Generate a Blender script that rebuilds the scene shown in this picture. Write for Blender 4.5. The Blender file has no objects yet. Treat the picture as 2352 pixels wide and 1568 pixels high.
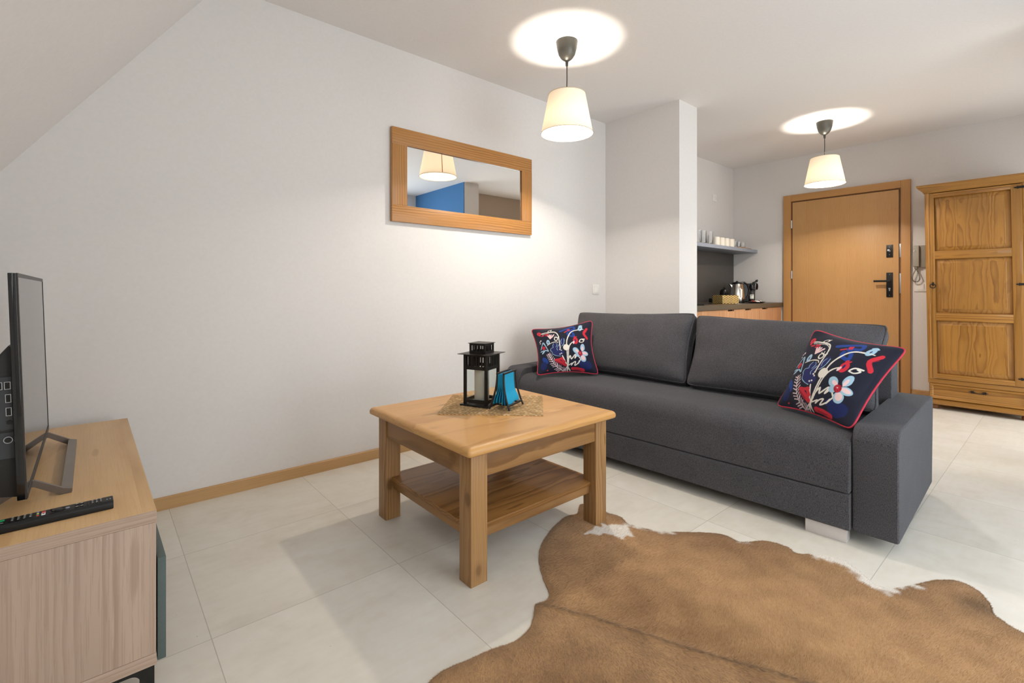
import bpy, bmesh, math, random
import numpy as np
from mathutils import Vector, Matrix, geometry, noise as mnoise
random.seed(7); rng = np.random.default_rng(7)
PI = math.pi
scene = bpy.context.scene
COL = scene.collection
C, S = math.cos, math.sin

# ------------------------------------------------------------------ colour / node helpers
def lin(c):
    return tuple(((v/255)/12.92 if v/255 <= .04045 else ((v/255+.055)/1.055)**2.4) for v in c) + (1.0,)

class G:
    """small shader graph builder"""
    def __init__(s, name):
        s.m = bpy.data.materials.new(name); s.m.use_nodes = True
        s.t = s.m.node_tree; s.t.nodes.clear()
        s.out = s.n('ShaderNodeOutputMaterial')
    def n(s, typ, **kw):
        nd = s.t.nodes.new(typ)
        for k, v in kw.items(): setattr(nd, k, v)
        return nd
    def set(s, sock, v):
        if isinstance(v, bpy.types.NodeSocket): s.t.links.new(v, sock)
        elif v is not None: sock.default_value = v
    def math(s, op, a, b=None, c=None, clamp=False):
        nd = s.n('ShaderNodeMath', operation=op, use_clamp=clamp)
        for i, v in enumerate((a, b, c)):
            if v is not None: s.set(nd.inputs[i], v)
        return nd.outputs[0]
    def add(s, a, b): return s.math('ADD', a, b)
    def sub(s, a, b): return s.math('SUBTRACT', a, b)
    def mul(s, a, b): return s.math('MULTIPLY', a, b)
    def comb(s, x, y, z):
        nd = s.n('ShaderNodeCombineXYZ')
        for i, v in enumerate((x, y, z)): s.set(nd.inputs[i], v)
        return nd.outputs[0]
    def sep(s, v):
        nd = s.n('ShaderNodeSeparateXYZ'); s.set(nd.inputs[0], v); return nd.outputs
    def noise(s, vec, scale=1.0, detail=3.0, rough=.5, dist=0.0):
        nd = s.n('ShaderNodeTexNoise')
        s.set(nd.inputs['Vector'], vec); s.set(nd.inputs['Scale'], scale)
        nd.inputs['Detail'].default_value = detail; nd.inputs['Roughness'].default_value = rough
        nd.inputs['Distortion'].default_value = dist
        return nd.outputs[0]
    def wn(s, w):
        nd = s.n('ShaderNodeTexWhiteNoise', noise_dimensions='1D'); s.set(nd.inputs['W'], w); return nd.outputs[0]
    def ramp(s, f, stops, interp='LINEAR'):
        nd = s.n('ShaderNodeValToRGB'); nd.color_ramp.interpolation = interp
        e = nd.color_ramp.elements
        while len(e) < len(stops): e.new(.5)
        for el, (p, c) in zip(e, stops): el.position = p; el.color = c
        s.set(nd.inputs[0], f); return nd.outputs[0]
    def mix(s, f, a, b, blend='MIX'):
        nd = s.n('ShaderNodeMix', data_type='RGBA', blend_type=blend)
        s.set(nd.inputs[0], f); s.set(nd.inputs[6], a); s.set(nd.inputs[7], b); return nd.outputs[2]
    def bump(s, h, strength=.3, dist=.001):
        nd = s.n('ShaderNodeBump'); nd.inputs['Strength'].default_value = strength
        nd.inputs['Distance'].default_value = dist; s.set(nd.inputs['Height'], h); return nd.outputs[0]
    def obj(s): return s.n('ShaderNodeTexCoord').outputs['Object']
    def rnd(s): return s.n('ShaderNodeObjectInfo').outputs['Random']
    def bsdf(s, color, rough=.5, metal=0.0, normal=None, spec=.5, sheen=0, coat=0, alpha=None, trans=0, ior=1.45):
        b = s.n('ShaderNodeBsdfPrincipled')
        s.set(b.inputs['Base Color'], color); s.set(b.inputs['Roughness'], rough)
        s.set(b.inputs['Metallic'], metal); b.inputs['Specular IOR Level'].default_value = spec
        b.inputs['Sheen Weight'].default_value = sheen; b.inputs['Coat Weight'].default_value = coat
        b.inputs['Transmission Weight'].default_value = trans; b.inputs['IOR'].default_value = ior
        if normal is not None: s.set(b.inputs['Normal'], normal)
        s.t.links.new(b.outputs[0], s.out.inputs[0]); return b

def plain(name, rgb, rough=.5, metal=0.0, spec=.5, bump=0.0, bscale=200, var=.04, coat=0):
    g = G(name); o = g.obj()
    nz = g.noise(o, bscale if bump else 14, 3)
    c = lin(rgb); dk = tuple(v*(1-var) for v in c[:3])+(1,); lt = tuple(min(1, v*(1+var)) for v in c[:3])+(1,)
    colr = g.ramp(nz, [(.3, dk), (.7, lt)])
    g.bsdf(colr, rough, metal, g.bump(nz, bump, .001) if bump else None, spec, coat=coat)
    return g.m

def wood(name, early, late, along='Z', across='X', plank=.11, freq=55, wob=.030, contrast=1.0, fiber=.35,
         rough=.45, planks_vary=.10, knots=0.0, coat=0.0, spec=.4, dark=None, cy=.035, seam=0.0):
    """solid ring wood: growth rings around a far axis that runs with the grain, per plank offset"""
    g = G(name); o = g.sep(g.obj()); ax = {'X': 0, 'Y': 1, 'Z': 2}
    depth = ({'X', 'Y', 'Z'} - {along, across}).pop()
    r0 = g.rnd()
    a = g.add(o[ax[along]], g.mul(r0, 9.0)); b = o[ax[across]]; d = o[ax[depth]]
    pid = g.math('FLOOR', g.math('DIVIDE', g.add(b, 7.0+plank*.37), plank))
    r1 = g.wn(g.add(pid, g.mul(r0, 17.0))); r2 = g.wn(g.add(g.mul(pid, 3.7), g.add(5.1, r0)))
    bc = g.sub(g.add(b, 7.0+plank*.37), g.mul(g.add(pid, .5), plank))
    bb = g.add(bc, g.mul(g.sub(r1, .5), plank*.9))
    dd = g.add(d, g.add(cy, g.mul(r2, .03)))
    a2 = g.add(a, g.mul(r1, 13.0))
    n1 = g.noise(g.comb(g.mul(a2, 2.2), g.mul(bb, 9.0), g.mul(dd, 6.0)), 1.0, 2.0)
    n2 = g.noise(g.comb(g.mul(a2, 7.0), g.mul(bb, 26.0), g.mul(dd, 26.0)), 1.0, 2.0)
    r = g.math('SQRT', g.add(g.mul(bb, bb), g.mul(dd, dd)))
    r = g.add(r, g.add(g.mul(g.sub(n1, .5), wob), g.mul(g.sub(n2, .5), wob*.22)))
    ring = g.math('FRACT', g.add(g.mul(r, freq), r2))
    E_, L_ = lin(early), lin(late)
    md = tuple(E_[i]*.72+L_[i]*.28 for i in range(3))+(1,)
    col = g.ramp(ring, [(0, E_), (.45, md), (.82, L_), (.93, L_), (1, E_)])
    cm = g.noise(g.comb(g.mul(a2, 1.1), g.mul(bb, 14.0), g.mul(dd, 14.0)), 1.0, 1.0)
    cm = g.math('MULTIPLY_ADD', cm, 3.8*contrast, -.95*contrast, clamp=True)
    col = g.mix(cm, md, col)
    fine = g.noise(g.comb(g.mul(a2, 1.5), g.mul(bb, 120.0), g.mul(dd, 120.0)), 1.0, 2.0)
    col = g.mix(g.mul(fine, .35*contrast), col, md)
    fb = g.noise(g.comb(g.mul(a2, 6.0), g.mul(b, 320.0), g.mul(d, 320.0)), 1.0, 2.0, .6)
    col = g.mix(g.mul(g.math('GREATER_THAN', fb, .56, clamp=True), fiber*.5), col, L_)
    tone = g.noise(g.comb(g.mul(a2, 1.6), g.mul(bb, 6.0), g.mul(dd, 6.0)), 1.0, 2.0)
    k = g.add(1.0-planks_vary, g.add(g.mul(r1, planks_vary), g.mul(tone, planks_vary*1.2)))
    col = g.mix(1.0, col, g.comb(k, k, k), 'MULTIPLY')
    if knots:
        v = g.n('ShaderNodeTexVoronoi', feature='F1'); g.set(v.inputs['Vector'], g.comb(g.mul(a2, 5.5), g.mul(bb, 9.0), g.mul(d, 9.0))); v.inputs['Scale'].default_value = 1.0
        kd = g.ramp(v.outputs['Distance'], [(0, (1, 1, 1, 1)), (.13, (.8, .8, .8, 1)), (.18, (.2, .2, .2, 1)), (.26, (0, 0, 0, 1))])
        col = g.mix(g.mul(kd, knots), col, lin(dark or (95, 60, 30)))
    if seam:
        e = g.math('ABSOLUTE', bc); e = g.math('GREATER_THAN', e, plank*.5-.0012)
        col = g.mix(g.mul(e, seam), col, L_)
    h = g.add(g.mul(fb, .5), g.mul(ring, -.35))
    g.bsdf(col, rough, 0, g.bump(h, .12, .0012), spec, coat=coat)
    return g.m

def fabric(name, c1, c2, scale=700, bump=.5, sheen=.2):
    g = G(name); o = g.obj(); x, y, z = g.sep(o)
    n1 = g.noise(g.comb(g.mul(x, .55), g.mul(y, .35), z), scale, 2)
    n2 = g.noise(g.comb(x, y, g.mul(z, .3)), scale*.55, 2)
    n3 = g.noise(o, 9, 2)
    f = g.add(g.mul(n1, .55), g.mul(n2, .45))
    col = g.ramp(f, [(.36, lin(c1)), (.5, tuple((lin(c1)[i]+lin(c2)[i])/2 for i in range(3))+(1,)), (.64, lin(c2))])
    k = g.add(.88, g.mul(n3, .24)); col = g.mix(1.0, col, g.comb(k, k, k), 'MULTIPLY')
    g.bsdf(col, .92, 0, g.bump(f, bump, .0015), .15, sheen=sheen)
    return g.m

def vcol(name, rough=.8, spec=.2, bump=0.0, bscale=900, sheen=0.0):
    g = G(name); a = g.n('ShaderNodeAttribute'); a.attribute_name = 'Col'
    nz = g.noise(g.obj(), bscale, 2)
    k = g.add(.93, g.mul(nz, .14)); col = g.mix(1.0, a.outputs['Color'], g.comb(k, k, k), 'MULTIPLY')
    g.bsdf(col, rough, 0, g.bump(nz, bump, .001) if bump else None, spec, sheen=sheen)
    return g.m

def glassmat(name, tint=(1, 1, 1, 1), rough=.0):
    g = G(name); b = g.n('ShaderNodeBsdfGlass'); b.inputs['Color'].default_value = tint
    b.inputs['Roughness'].default_value = rough; b.inputs['IOR'].default_value = 1.46
    g.t.links.new(b.outputs[0], g.out.inputs[0]); return g.m

def thinglass(name, refl=.03):
    g = G(name); t = g.n('ShaderNodeBsdfTransparent'); gl = g.n('ShaderNodeBsdfGlossy'); gl.inputs['Roughness'].default_value = .02
    mx = g.n('ShaderNodeMixShader'); mx.inputs[0].default_value = refl
    t.inputs[0].default_value = (.97, .985, .98, 1)
    g.t.links.new(t.outputs[0], mx.inputs[1]); g.t.links.new(gl.outputs[0], mx.inputs[2])
    g.t.links.new(mx.outputs[0], g.out.inputs[0]); return g.m

def emit(name, rgb, strength):
    g = G(name); e = g.n('ShaderNodeEmission'); e.inputs[0].default_value = lin(rgb); e.inputs[1].default_value = strength
    g.t.links.new(e.outputs[0], g.out.inputs[0]); return g.m

# ------------------------------------------------------------------ mesh helpers
class MB:
    def __init__(s): s.bm = bmesh.new()
    def box(s, x0, x1, y0, y1, z0, z1, bev=0.0, seg=2):
        bm = s.bm
        vs = [bm.verts.new((x, y, z)) for x in (x0, x1) for y in (y0, y1) for z in (z0, z1)]
        F = [(0, 1, 3, 2), (4, 6, 7, 5), (0, 4, 5, 1), (2, 3, 7, 6), (0, 2, 6, 4), (1, 5, 7, 3)]
        fs = [bm.faces.new([vs[i] for i in f]) for f in F]
        if bev > 0:
            es = list({e for f in fs for e in f.edges})
            bmesh.ops.bevel(bm, geom=es, offset=bev, segments=seg, affect='EDGES', profile=.6, clamp_overlap=True)
        return s
    def prism(s, pts, axis, a0, a1, bev=0.0, seg=2):
        """polygon in the two other axes (cyclic order), extruded along axis"""
        bm = s.bm
        def P(p, a):
            return {'X': (a, p[0], p[1]), 'Y': (p[0], a, p[1]), 'Z': (p[0], p[1], a)}[axis]
        A = [bm.verts.new(P(p, a0)) for p in pts]; B = [bm.verts.new(P(p, a1)) for p in pts]
        n = len(pts); fs = [bm.faces.new(A), bm.faces.new(B[::-1])]
        for i in range(n): fs.append(bm.faces.new((A[i], B[i], B[(i+1) % n], A[(i+1) % n])))
        bmesh.ops.recalc_face_normals(bm, faces=fs)
        if bev:
            es = [e for f in fs[:2] for e in f.edges]
            bmesh.ops.bevel(bm, geom=es, offset=bev, segments=seg, affect='EDGES', profile=.6, clamp_overlap=True)
        return s
    def lathe(s, prof, cx=0, cy=0, n=32, cap0=True, cap1=True):
        bm = s.bm; rings = []
        for r, z in prof:
            rings.append([bm.verts.new((cx+r*C(2*PI*i/n), cy+r*S(2*PI*i/n), z)) for i in range(n)])
        fs = []
        for a, b in zip(rings, rings[1:]):
            for i in range(n): fs.append(bm.faces.new((a[i], a[(i+1) % n], b[(i+1) % n], b[i])))
        if cap0: fs.append(bm.faces.new(rings[0][::-1]))
        if cap1: fs.append(bm.faces.new(rings[-1]))
        bmesh.ops.recalc_face_normals(bm, faces=fs)
        return s
    def tube(s, pts, r, n=8, cap=True, closed=False, flat=1.0):
        bm = s.bm; pts = [Vector(p) for p in pts]; rings = []; m = len(pts)
        up0 = Vector((0, 0, 1))
        rr = r if hasattr(r, '__len__') else [r]*m
        prevx = None
        for i, p in enumerate(pts):
            if closed: t = pts[(i+1) % m]-pts[i-1]
            else: t = pts[min(i+1, m-1)]-pts[max(i-1, 0)]
            t.normalize()
            if prevx is None:
                x = t.cross(up0)
                if x.length < 1e-3: x = t.cross(Vector((0, 1, 0)))
            else:
                x = prevx - t*prevx.dot(t)
            x.normalize(); y = t.cross(x); prevx = x
            rings.append([bm.verts.new(p + x*(rr[i]*C(2*PI*k/n)) + y*(rr[i]*flat*S(2*PI*k/n))) for k in range(n)])
        fs = []
        prs = list(zip(rings, rings[1:])) + ([(rings[-1], rings[0])] if closed else [])
        for a, b in prs:
            for i in range(n): fs.append(bm.faces.new((a[i], a[(i+1) % n], b[(i+1) % n], b[i])))
        if cap and not closed: fs.append(bm.faces.new(rings[0][::-1])); fs.append(bm.faces.new(rings[-1]))
        bmesh.ops.recalc_face_normals(bm, faces=fs)
        return s
    def cyl(s, p0, p1, r, n=16, bev=0): return s.tube([p0, p1], r, n)
    def xf(s, M): bmesh.ops.transform(s.bm, matrix=M, verts=s.bm.verts); return s
    def build(s, name, mat, parent=None, smooth=True, ang=35):
        bm = s.bm
        for f in bm.faces: f.smooth = smooth
        for e in bm.edges:
            if len(e.link_faces) == 2 and e.calc_face_angle(0) > math.radians(ang): e.smooth = False
        me = bpy.data.meshes.new(name); bm.to_mesh(me); bm.free()
        return link(name, me, mat, parent)

def link(name, me, mat, parent=None):
    o = bpy.data.objects.new(name, me); COL.objects.link(o)
    if mat is not None:
        for m in (mat if isinstance(mat, (list, tuple)) else [mat]): me.materials.append(m)
    if parent is not None: o.parent = parent
    return o

def npmesh(name, V, F, mat, parent=None, colors=None, smooth=True):
    me = bpy.data.meshes.new(name)
    V = np.asarray(V, np.float32); F = np.asarray(F, np.int32); k = F.shape[1]
    me.vertices.add(len(V)); me.vertices.foreach_set('co', V.ravel())
    me.loops.add(F.size); me.loops.foreach_set('vertex_index', F.ravel())
    me.polygons.add(len(F)); me.polygons.foreach_set('loop_start', np.arange(0, F.size, k, dtype=np.int32))
    me.polygons.foreach_set('loop_total', np.full(len(F), k, np.int32))
    me.polygons.foreach_set('use_smooth', np.full(len(F), smooth))
    me.update(calc_edges=True)
    if colors is not None:
        at = me.color_attributes.new('Col', 'FLOAT_COLOR', 'POINT')
        c4 = np.ones((len(V), 4), np.float32); c4[:, :3] = colors; at.data.foreach_set('color', c4.ravel())
    me.validate()
    return link(name, me, mat, parent)

def thing(name, label, cat, loc=(0, 0, 0), rz=0, group=None):
    o = bpy.data.objects.new(name, None); COL.objects.link(o); o.empty_display_size = .05
    o.location = loc; o.rotation_euler = (0, 0, rz); o['label'] = label; o['category'] = cat
    if group: o['group'] = group
    return o
def tag(o, label, cat, group=None):
    o['label'] = label; o['category'] = cat
    if group: o['group'] = group
    return o
def struct(o): o['kind'] = 'structure'; return o
def place(o, loc, rz=0): o.location = loc; o.rotation_euler = (0, 0, rz); return o
def dup(root, loc, rz=0, label=None):
    r = root.copy(); COL.objects.link(r); r.location = loc; r.rotation_euler = (0, 0, rz)
    if label: r['label'] = label
    for ch in list(root.children):
        c = ch.copy(); COL.objects.link(c); c.parent = r
        for gch in list(ch.children):
            d = gch.copy(); COL.objects.link(d); d.parent = c
    return r

# ------------------------------------------------------------------ camera
H = 1.03; YAW = math.radians(49.233); FPX = 1104.9; HZ = 667.6
cam = bpy.data.cameras.new('camera'); cam.sensor_width = 36; cam.lens = FPX/2352*36; cam.shift_y = -(784-HZ)/2352
cam.clip_start = .02
co = bpy.data.objects.new('camera', cam); COL.objects.link(co)
co.location = (0, 0, H); co.rotation_euler = (PI/2, 0, YAW-PI/2); scene.camera = co
def ray(px, py):
    r = (px-1176)/FPX; u = (HZ-py)/FPX
    return np.array([C(YAW)+S(YAW)*r, S(YAW)-C(YAW)*r, u])
def onfloor(px, py, z=0.0):
    d = ray(px, py); t = (z-H)/d[2]; return np.array([0, 0, H])+t*d

# ------------------------------------------------------------------ room numbers
YW = 2.789; XD = 6.10; XC = 3.54; XC2 = 3.82; YC = 2.048; ZC = 2.567
YR = -1.40; XB = 3.92; YH = -.05
def slope_z(x): return 1.504+1.392*(x+.294)
XK = -.45; ZK = slope_z(XK); XS = (ZC-1.504)/1.392-.294

# ------------------------------------------------------------------ materials
M = {}
def paint(name, rgb):
    g = G(name); o = g.obj(); n = g.noise(o, 60, 3); n2 = g.noise(o, 500, 2)
    c = lin(rgb); c2 = tuple(v*.97 for v in c[:3])+(1,)
    g.bsdf(g.ramp(n, [(.3, c2), (.7, c)]), .75, 0, g.bump(n2, .03, .001), .25); return g.m
M['wall'] = paint('wall_paint_white', (228, 223, 219))
M['ceil'] = paint('ceiling_paint_white', (238, 233, 229))
M['blue'] = paint('wall_paint_blue', (74, 122, 172))
M['taupe'] = paint('wall_paint_taupe', (186, 170, 152))
# floor tiles 60 x 60
g = G('floor_tiles'); x, y, z = g.sep(g.obj())
T = .6
tx = g.math('DIVIDE', g.sub(x, .2165-6.0), .604); ty = g.math('DIVIDE', g.sub(y, 2.285-6.0*1), .597)
fx = g.math('FRACT', tx); fy = g.math('FRACT', ty)
ex = g.math('MINIMUM', fx, g.sub(1.0, fx)); ey = g.math('MINIMUM', fy, g.sub(1.0, fy))
e = g.math('MINIMUM', ex, ey); grout = g.math('LESS_THAN', e, .0021)
tid = g.add(g.mul(g.math('FLOOR', tx), 7.3), g.math('FLOOR', ty)); rt = g.wn(tid)
pv = g.comb(g.add(x, g.mul(rt, 31.0)), g.add(y, g.mul(rt, 17.0)), 0.0)
n1 = g.noise(pv, 3.0, 5, .6, .5); n2 = g.noise(pv, 14, 4, .6); n3 = g.noise(g.comb(g.mul(x, 1.0), g.mul(y, 6.0), rt), 7.0, 3)
f = g.add(g.add(g.mul(n1, .6), g.mul(n2, .25)), g.mul(n3, .15))
col = g.ramp(f, [(.32, lin((208, 199, 184))), (.5, lin((219, 212, 200))), (.68, lin((227, 221, 212)))])
k = g.add(.955, g.mul(rt, .07)); col = g.mix(1.0, col, g.comb(k, k, k), 'MULTIPLY')
sp = g.math('GREATER_THAN', g.noise(pv, 90, 1), .80); col = g.mix(g.mul(sp, .5), col, lin((130, 120, 108)))
col = g.mix(g.mul(grout, .5), col, lin((140, 133, 122)))
g.bsdf(col, g.add(.42, g.mul(n2, .16)), 0, g.bump(g.sub(g.mul(n2, .2), grout), .15, .001), .35)
M['floor'] = g.m
M['oak_trim'] = wood('oak_skirting', (198, 160, 112), (168, 128, 84), 'X', 'Z', plank=.3, freq=90, wob=.01, contrast=.6, fiber=.5, rough=.5)
M['oak_trim_y'] = wood('oak_skirting_y', (198, 160, 112), (168, 128, 84), 'Y', 'Z', plank=.3, freq=90, wob=.01, contrast=.6, fiber=.5, rough=.5)
M['oak_door'] = wood('oak_door_veneer', (206, 162, 108), (182, 134, 82), 'Z', 'Y', plank=.26, freq=170, wob=.006, contrast=.4, fiber=.7, rough=.38, planks_vary=.05)
M['oak_door_h'] = wood('oak_door_veneer_h', (196, 148, 92), (176, 126, 74), 'Y', 'Z', plank=.5, freq=60, wob=.012, contrast=.35, fiber=.4, rough=.42, planks_vary=.04)
M['oak_door_v'] = wood('oak_door_veneer_v', (196, 148, 92), (176, 126, 74), 'Z', 'Y', plank=.5, freq=60, wob=.012, contrast=.35, fiber=.4, rough=.42, planks_vary=.04)
PE, PL = (214, 164, 98), (172, 118, 62)
def pine(n, al, ac, pl=.12, kn=.5, con=.6, e=PE, l=PL, fr=55, wob=.03, seam=.0): return wood(n, e, l, al, ac, pl, fr, wob, con, .4, .42, .14, kn, .1, .4, (92, 60, 32), seam=seam)
M['pine_top'] = pine('pine_tabletop', 'X', 'Y', .16, .3, .6, (214, 164, 102), (186, 134, 76))
M['pine_leg'] = pine('pine_leg', 'Z', 'X', .2, .7, .62, (172, 132, 86), (126, 88, 52), 80, .04)
M['pine_ax'] = pine('pine_apron_x', 'X', 'Z', .2, .5, .75, (164, 122, 76), (118, 82, 46))
M['pine_ay'] = pine('pine_apron_y', 'Y', 'Z', .2, .5, .75, (164, 122, 76), (118, 82, 46))
M['pine_shelf'] = pine('pine_shelf', 'X', 'Y', .11, .5, 1.3, (160, 114, 62), (112, 74, 36), 85, .035, .5)
WE, WL = (174, 125, 58), (128, 84, 34)
def wpine(n, al, ac, pl, con, kn=.25, fr=48, wob=.05): return wood(n, WE, WL, al, ac, pl, fr, wob, con, .35, .35, .16, kn, .25, .45, (80, 48, 20))
M['w_v'] = wpine('wardrobe_pine_v', 'Z', 'Y', .12, .7, .1, 60, .02)
M['w_h'] = wpine('wardrobe_pine_h', 'Y', 'Z', .12, .7, .12, 60, .02)
M['w_panel'] = wpine('wardrobe_pine_panel', 'Z', 'Y', .093, .55, .0, 52, .075)
M['w_post'] = wood('wardrobe_pine_post', (184, 134, 64), (138, 90, 38), 'Z', 'Y', .12, 60, .03, .7, .4, .3, .12, .2, .4, .5)
M['mirror_frame_h'] = wood('mirror_pine_h', (190, 136, 76), (142, 94, 46), 'X', 'Z', .5, 60, .035, .8, .5, .4, .1, .1, .1, .4)
M['mirror_frame_v'] = wood('mirror_pine_v', (190, 136, 76), (142, 94, 46), 'Z', 'X', .5, 60, .025, .6, .5, .4, .1, .1, .1, .4)
g = G('mirror_silver'); g.bsdf((.9, .91, .91, 1), .0, 1.0); M['mirror'] = g.m
M['tvu_top'] = wood('tv_unit_oak_top', (216, 180, 132), (190, 150, 104), 'Y', 'X', .13, 45, .035, .65, .5, .4, .08, .0, 0, .4)
M['tvu_side'] = wood('tv_unit_oak_side', (192, 168, 150), (158, 132, 114), 'Z', 'X', .105, 80, .012, .45, .7, .5, .13, .0, 0, .3)
M['tvu_edge'] = wood('tv_unit_oak_edge', (190, 166, 148), (158, 132, 114), 'X', 'Z', .3, 80, .008, .4, .8, .5, .06, .0, 0, .3)
M['kit_oak'] = wood('kitchen_oak', (204, 156, 116), (164, 114, 78), 'Z', 'X', .10, 85, .012, .6, .6, .45, .12, 0, 0, .3)
M['green'] = plain('door_grey_green', (82, 94, 92), .45, bump=.05)
M['black_metal'] = plain('black_metal', (30, 29, 27), .42, .2)
M['lantern'] = plain('lantern_black_metal', (40, 36, 32), .45, .3)
M['iron'] = plain('wrought_iron', (38, 34, 32), .6, .3, bump=.2)
M['sofa'] = fabric('sofa_charcoal_weave', (45, 45, 51), (99, 97, 99), 1000, .6, .08)
M['chrome'] = plain('brushed_chrome', (205, 205, 208), .28, .9)
M['steel'] = plain('stainless_steel', (196, 190, 182), .22, 1.0)
M['plinthfoot'] = plain('foot_silver', (214, 208, 206), .35, .35)
M['black_plastic'] = plain('black_plastic', (16, 16, 17), .35)
M['black_gloss'] = plain('black_gloss', (9, 9, 10), .12, coat=.4)
M['dark_plastic'] = plain('dark_grey_plastic', (34, 33, 31), .5, bump=.05, bscale=900)
M['port_panel'] = plain('port_panel', (58, 60, 62), .5)
M['tv_side'] = plain('tv_case_black', (26, 25, 24), .4)
g = G('tv_screen'); g.bsdf((.006, .006, .007, 1), .03, 0, None, .8, ior=2.0); M['screen'] = g.m
M['tv_bezel'] = plain('tv_bezel_grey', (60, 54, 50), .4, .3)
M['alu'] = plain('stand_taupe_metal', (126, 116, 108), .38, .6)
M['remote'] = plain('remote_black', (20, 20, 20), .5, bump=.05, bscale=900)
M['btn'] = plain('button_black', (12, 12, 13), .4)
for nm, c in dict(white=(235, 232, 226), red=(205, 50, 45), grn=(20, 160, 95), yel=(225, 195, 50), blu=(90, 110, 200), grey=(150, 150, 160)).items():
    M['btn_'+nm] = plain('marking_'+nm, c, .5)
M['plastic_white'] = plain('switch_white', (236, 232, 226), .4)
M['intercom'] = plain('intercom_grey', (166, 160, 148), .45)
M['cord_grey'] = plain('coil_cord_grey', (128, 122, 106), .5)
M['ceramic'] = plain('mug_ceramic', (232, 222, 206), .25)
M['glass'] = glassmat('drinking_glass')
M['pane'] = thinglass('clear_pane')
M['shelf_grey'] = plain('shelf_blue_grey', (142, 148, 160), .5)
M['splash'] = plain('splashback_anthracite', (74, 70, 66), .38)
M['worktop'] = plain('worktop_brown_grey', (92, 82, 68), .4, bump=.04)
M['hob'] = plain('hob_black_glass', (10, 10, 11), .08)
M['board'] = wood('serving_board', (196, 140, 86), (150, 96, 52), 'X', 'Y', .3, 60, .02, .6)
M['candle'] = plain('candle_wax', (226, 220, 208), .55)
M['wick'] = plain('candle_wick', (60, 52, 45), .9)
M['napkin'] = plain('napkin_turquoise', (24, 150, 190), .85, bump=.15, bscale=700)
M['napkin2'] = plain('napkin_turquoise_deep', (18, 128, 178), .85, bump=.15, bscale=700)
M['canopy'] = plain('canopy_dark_grey', (78, 76, 70), .35, .4)
M['cordblack'] = plain('lamp_cord_black', (34, 32, 28), .5)
M['label_paper'] = plain('paper_label', (226, 222, 212), .6)
M['label_ink'] = plain('label_ink', (70, 64, 58), .7)
M['print'] = vcol('floral_cotton', .75, .25, .25, 1200, .1)
M['navy'] = plain('navy_cotton', (26, 28, 46), .8, bump=.2, bscale=1200)
M['piping'] = plain('raspberry_piping', (190, 44, 68), .7, bump=.2, bscale=1500)
M['seagrass'] = vcol('woven_seagrass', .8, .2, .3, 500)
M['wicker'] = vcol('woven_wicker', .7, .3, .2, 300)
M['hide'] = vcol('cow_hide', .75, .2, .25, 700, .2)
M['dark_void'] = plain('cabinet_inside', (40, 34, 30), .8)
# lamp shade: thin translucent linen, lit by the bulb inside
g = G('shade_linen'); o = g.obj(); nz = g.noise(g.comb(g.mul(g.sep(o)[0], 1), g.mul(g.sep(o)[1], 1), g.mul(g.sep(o)[2], .2)), 220, 3)
cc = g.ramp(nz, [(.3, lin((250, 222, 180))), (.7, lin((255, 232, 196)))])
df = g.n('ShaderNodeBsdfDiffuse'); tr = g.n('ShaderNodeBsdfTranslucent'); mx = g.n('ShaderNodeMixShader'); mx.inputs[0].default_value = .022
g.set(df.inputs[0], lin((244, 232, 214))); g.set(tr.inputs[0], cc)
g.t.links.new(df.outputs[0], mx.inputs[1]); g.t.links.new(tr.outputs[0], mx.inputs[2]); g.t.links.new(mx.outputs[0], g.out.inputs[0])
M['shade'] = g.m
M['shade_seam'] = plain('shade_seam', (176, 128, 84), .8)
M['shade_rim'] = plain('shade_rim', (206, 186, 156), .8)
M['bulb'] = emit('bulb_glow', (255, 236, 205), 14)

# ================================================================== SETTING
def slab(name, x0, x1, y0, y1, z0, z1, mat):
    return struct(MB().box(x0, x1, y0, y1, z0, z1).build(name, mat, smooth=False))
slab('floor', XK-.3, XD+.12, YR-.12, YW+.12, -.1, 0, M['floor'])
slab('ceiling', XS-.02, XD+.12, YR-.12, YW+.12, ZC, ZC+.1, M['ceil'])
slab('wall_left', XK-.3, XD+.12, YW, YW+.12, 0, ZC, M['wall'])
slab('wall_back', XD, XD+.12, -.6, YW, 0, ZC, M['wall'])
slab('wall_column', XC, XC2, YC, YW, 0, ZC, M['wall'])
slab('wall_knee', XK-.12, XK, YR-.12, YW, 0, ZK+.02, M['wall'])
slab('wall_right', XB, XB+.25, YR-.12, YH, 0, ZC, M['blue'])
o = slab('wall_partition', XB+.012, XB+.262, YR-.12, YH+.004, 0, ZC, M['wall'])
hx0, hx1, hz1 = 4.45, 5.85, 1.98  # opening added out of view to let more daylight into the hall
slab('wall_hall', XB+.25, hx0, YH-.62, YH-.5, 0, ZC, M['taupe'])
slab('wall_hall.001', hx1, XD+.12, YH-.62, YH-.5, 0, ZC, M['taupe'])
slab('wall_hall.002', hx0, hx1, YH-.62, YH-.5, hz1, ZC, M['taupe'])
# sloped ceiling with a roof window opening behind the camera
def sl(name, y0, y1, xa, xb):
    za, zb = slope_z(xa), slope_z(xb); nx, nz = -.812*.1, .584*.1
    return struct(MB().prism([(xa, za), (xb, zb), (xb+nx, zb+nz), (xa+nx, za+nz)], 'Y', y0, y1).build(name, M['ceil'], smooth=False))
wy0, wy1, wx0, wx1 = -1.05, -.10, -.36, .36
sl('ceiling_slope', wy1, YW, XK, XS)
sl('ceiling_slope.001', YR-.12, wy0, XK, XS)
sl('ceiling_slope.002', wy0, wy1, XK, wx0)
sl('ceiling_slope.003', wy0, wy1, wx1, XS)
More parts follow.
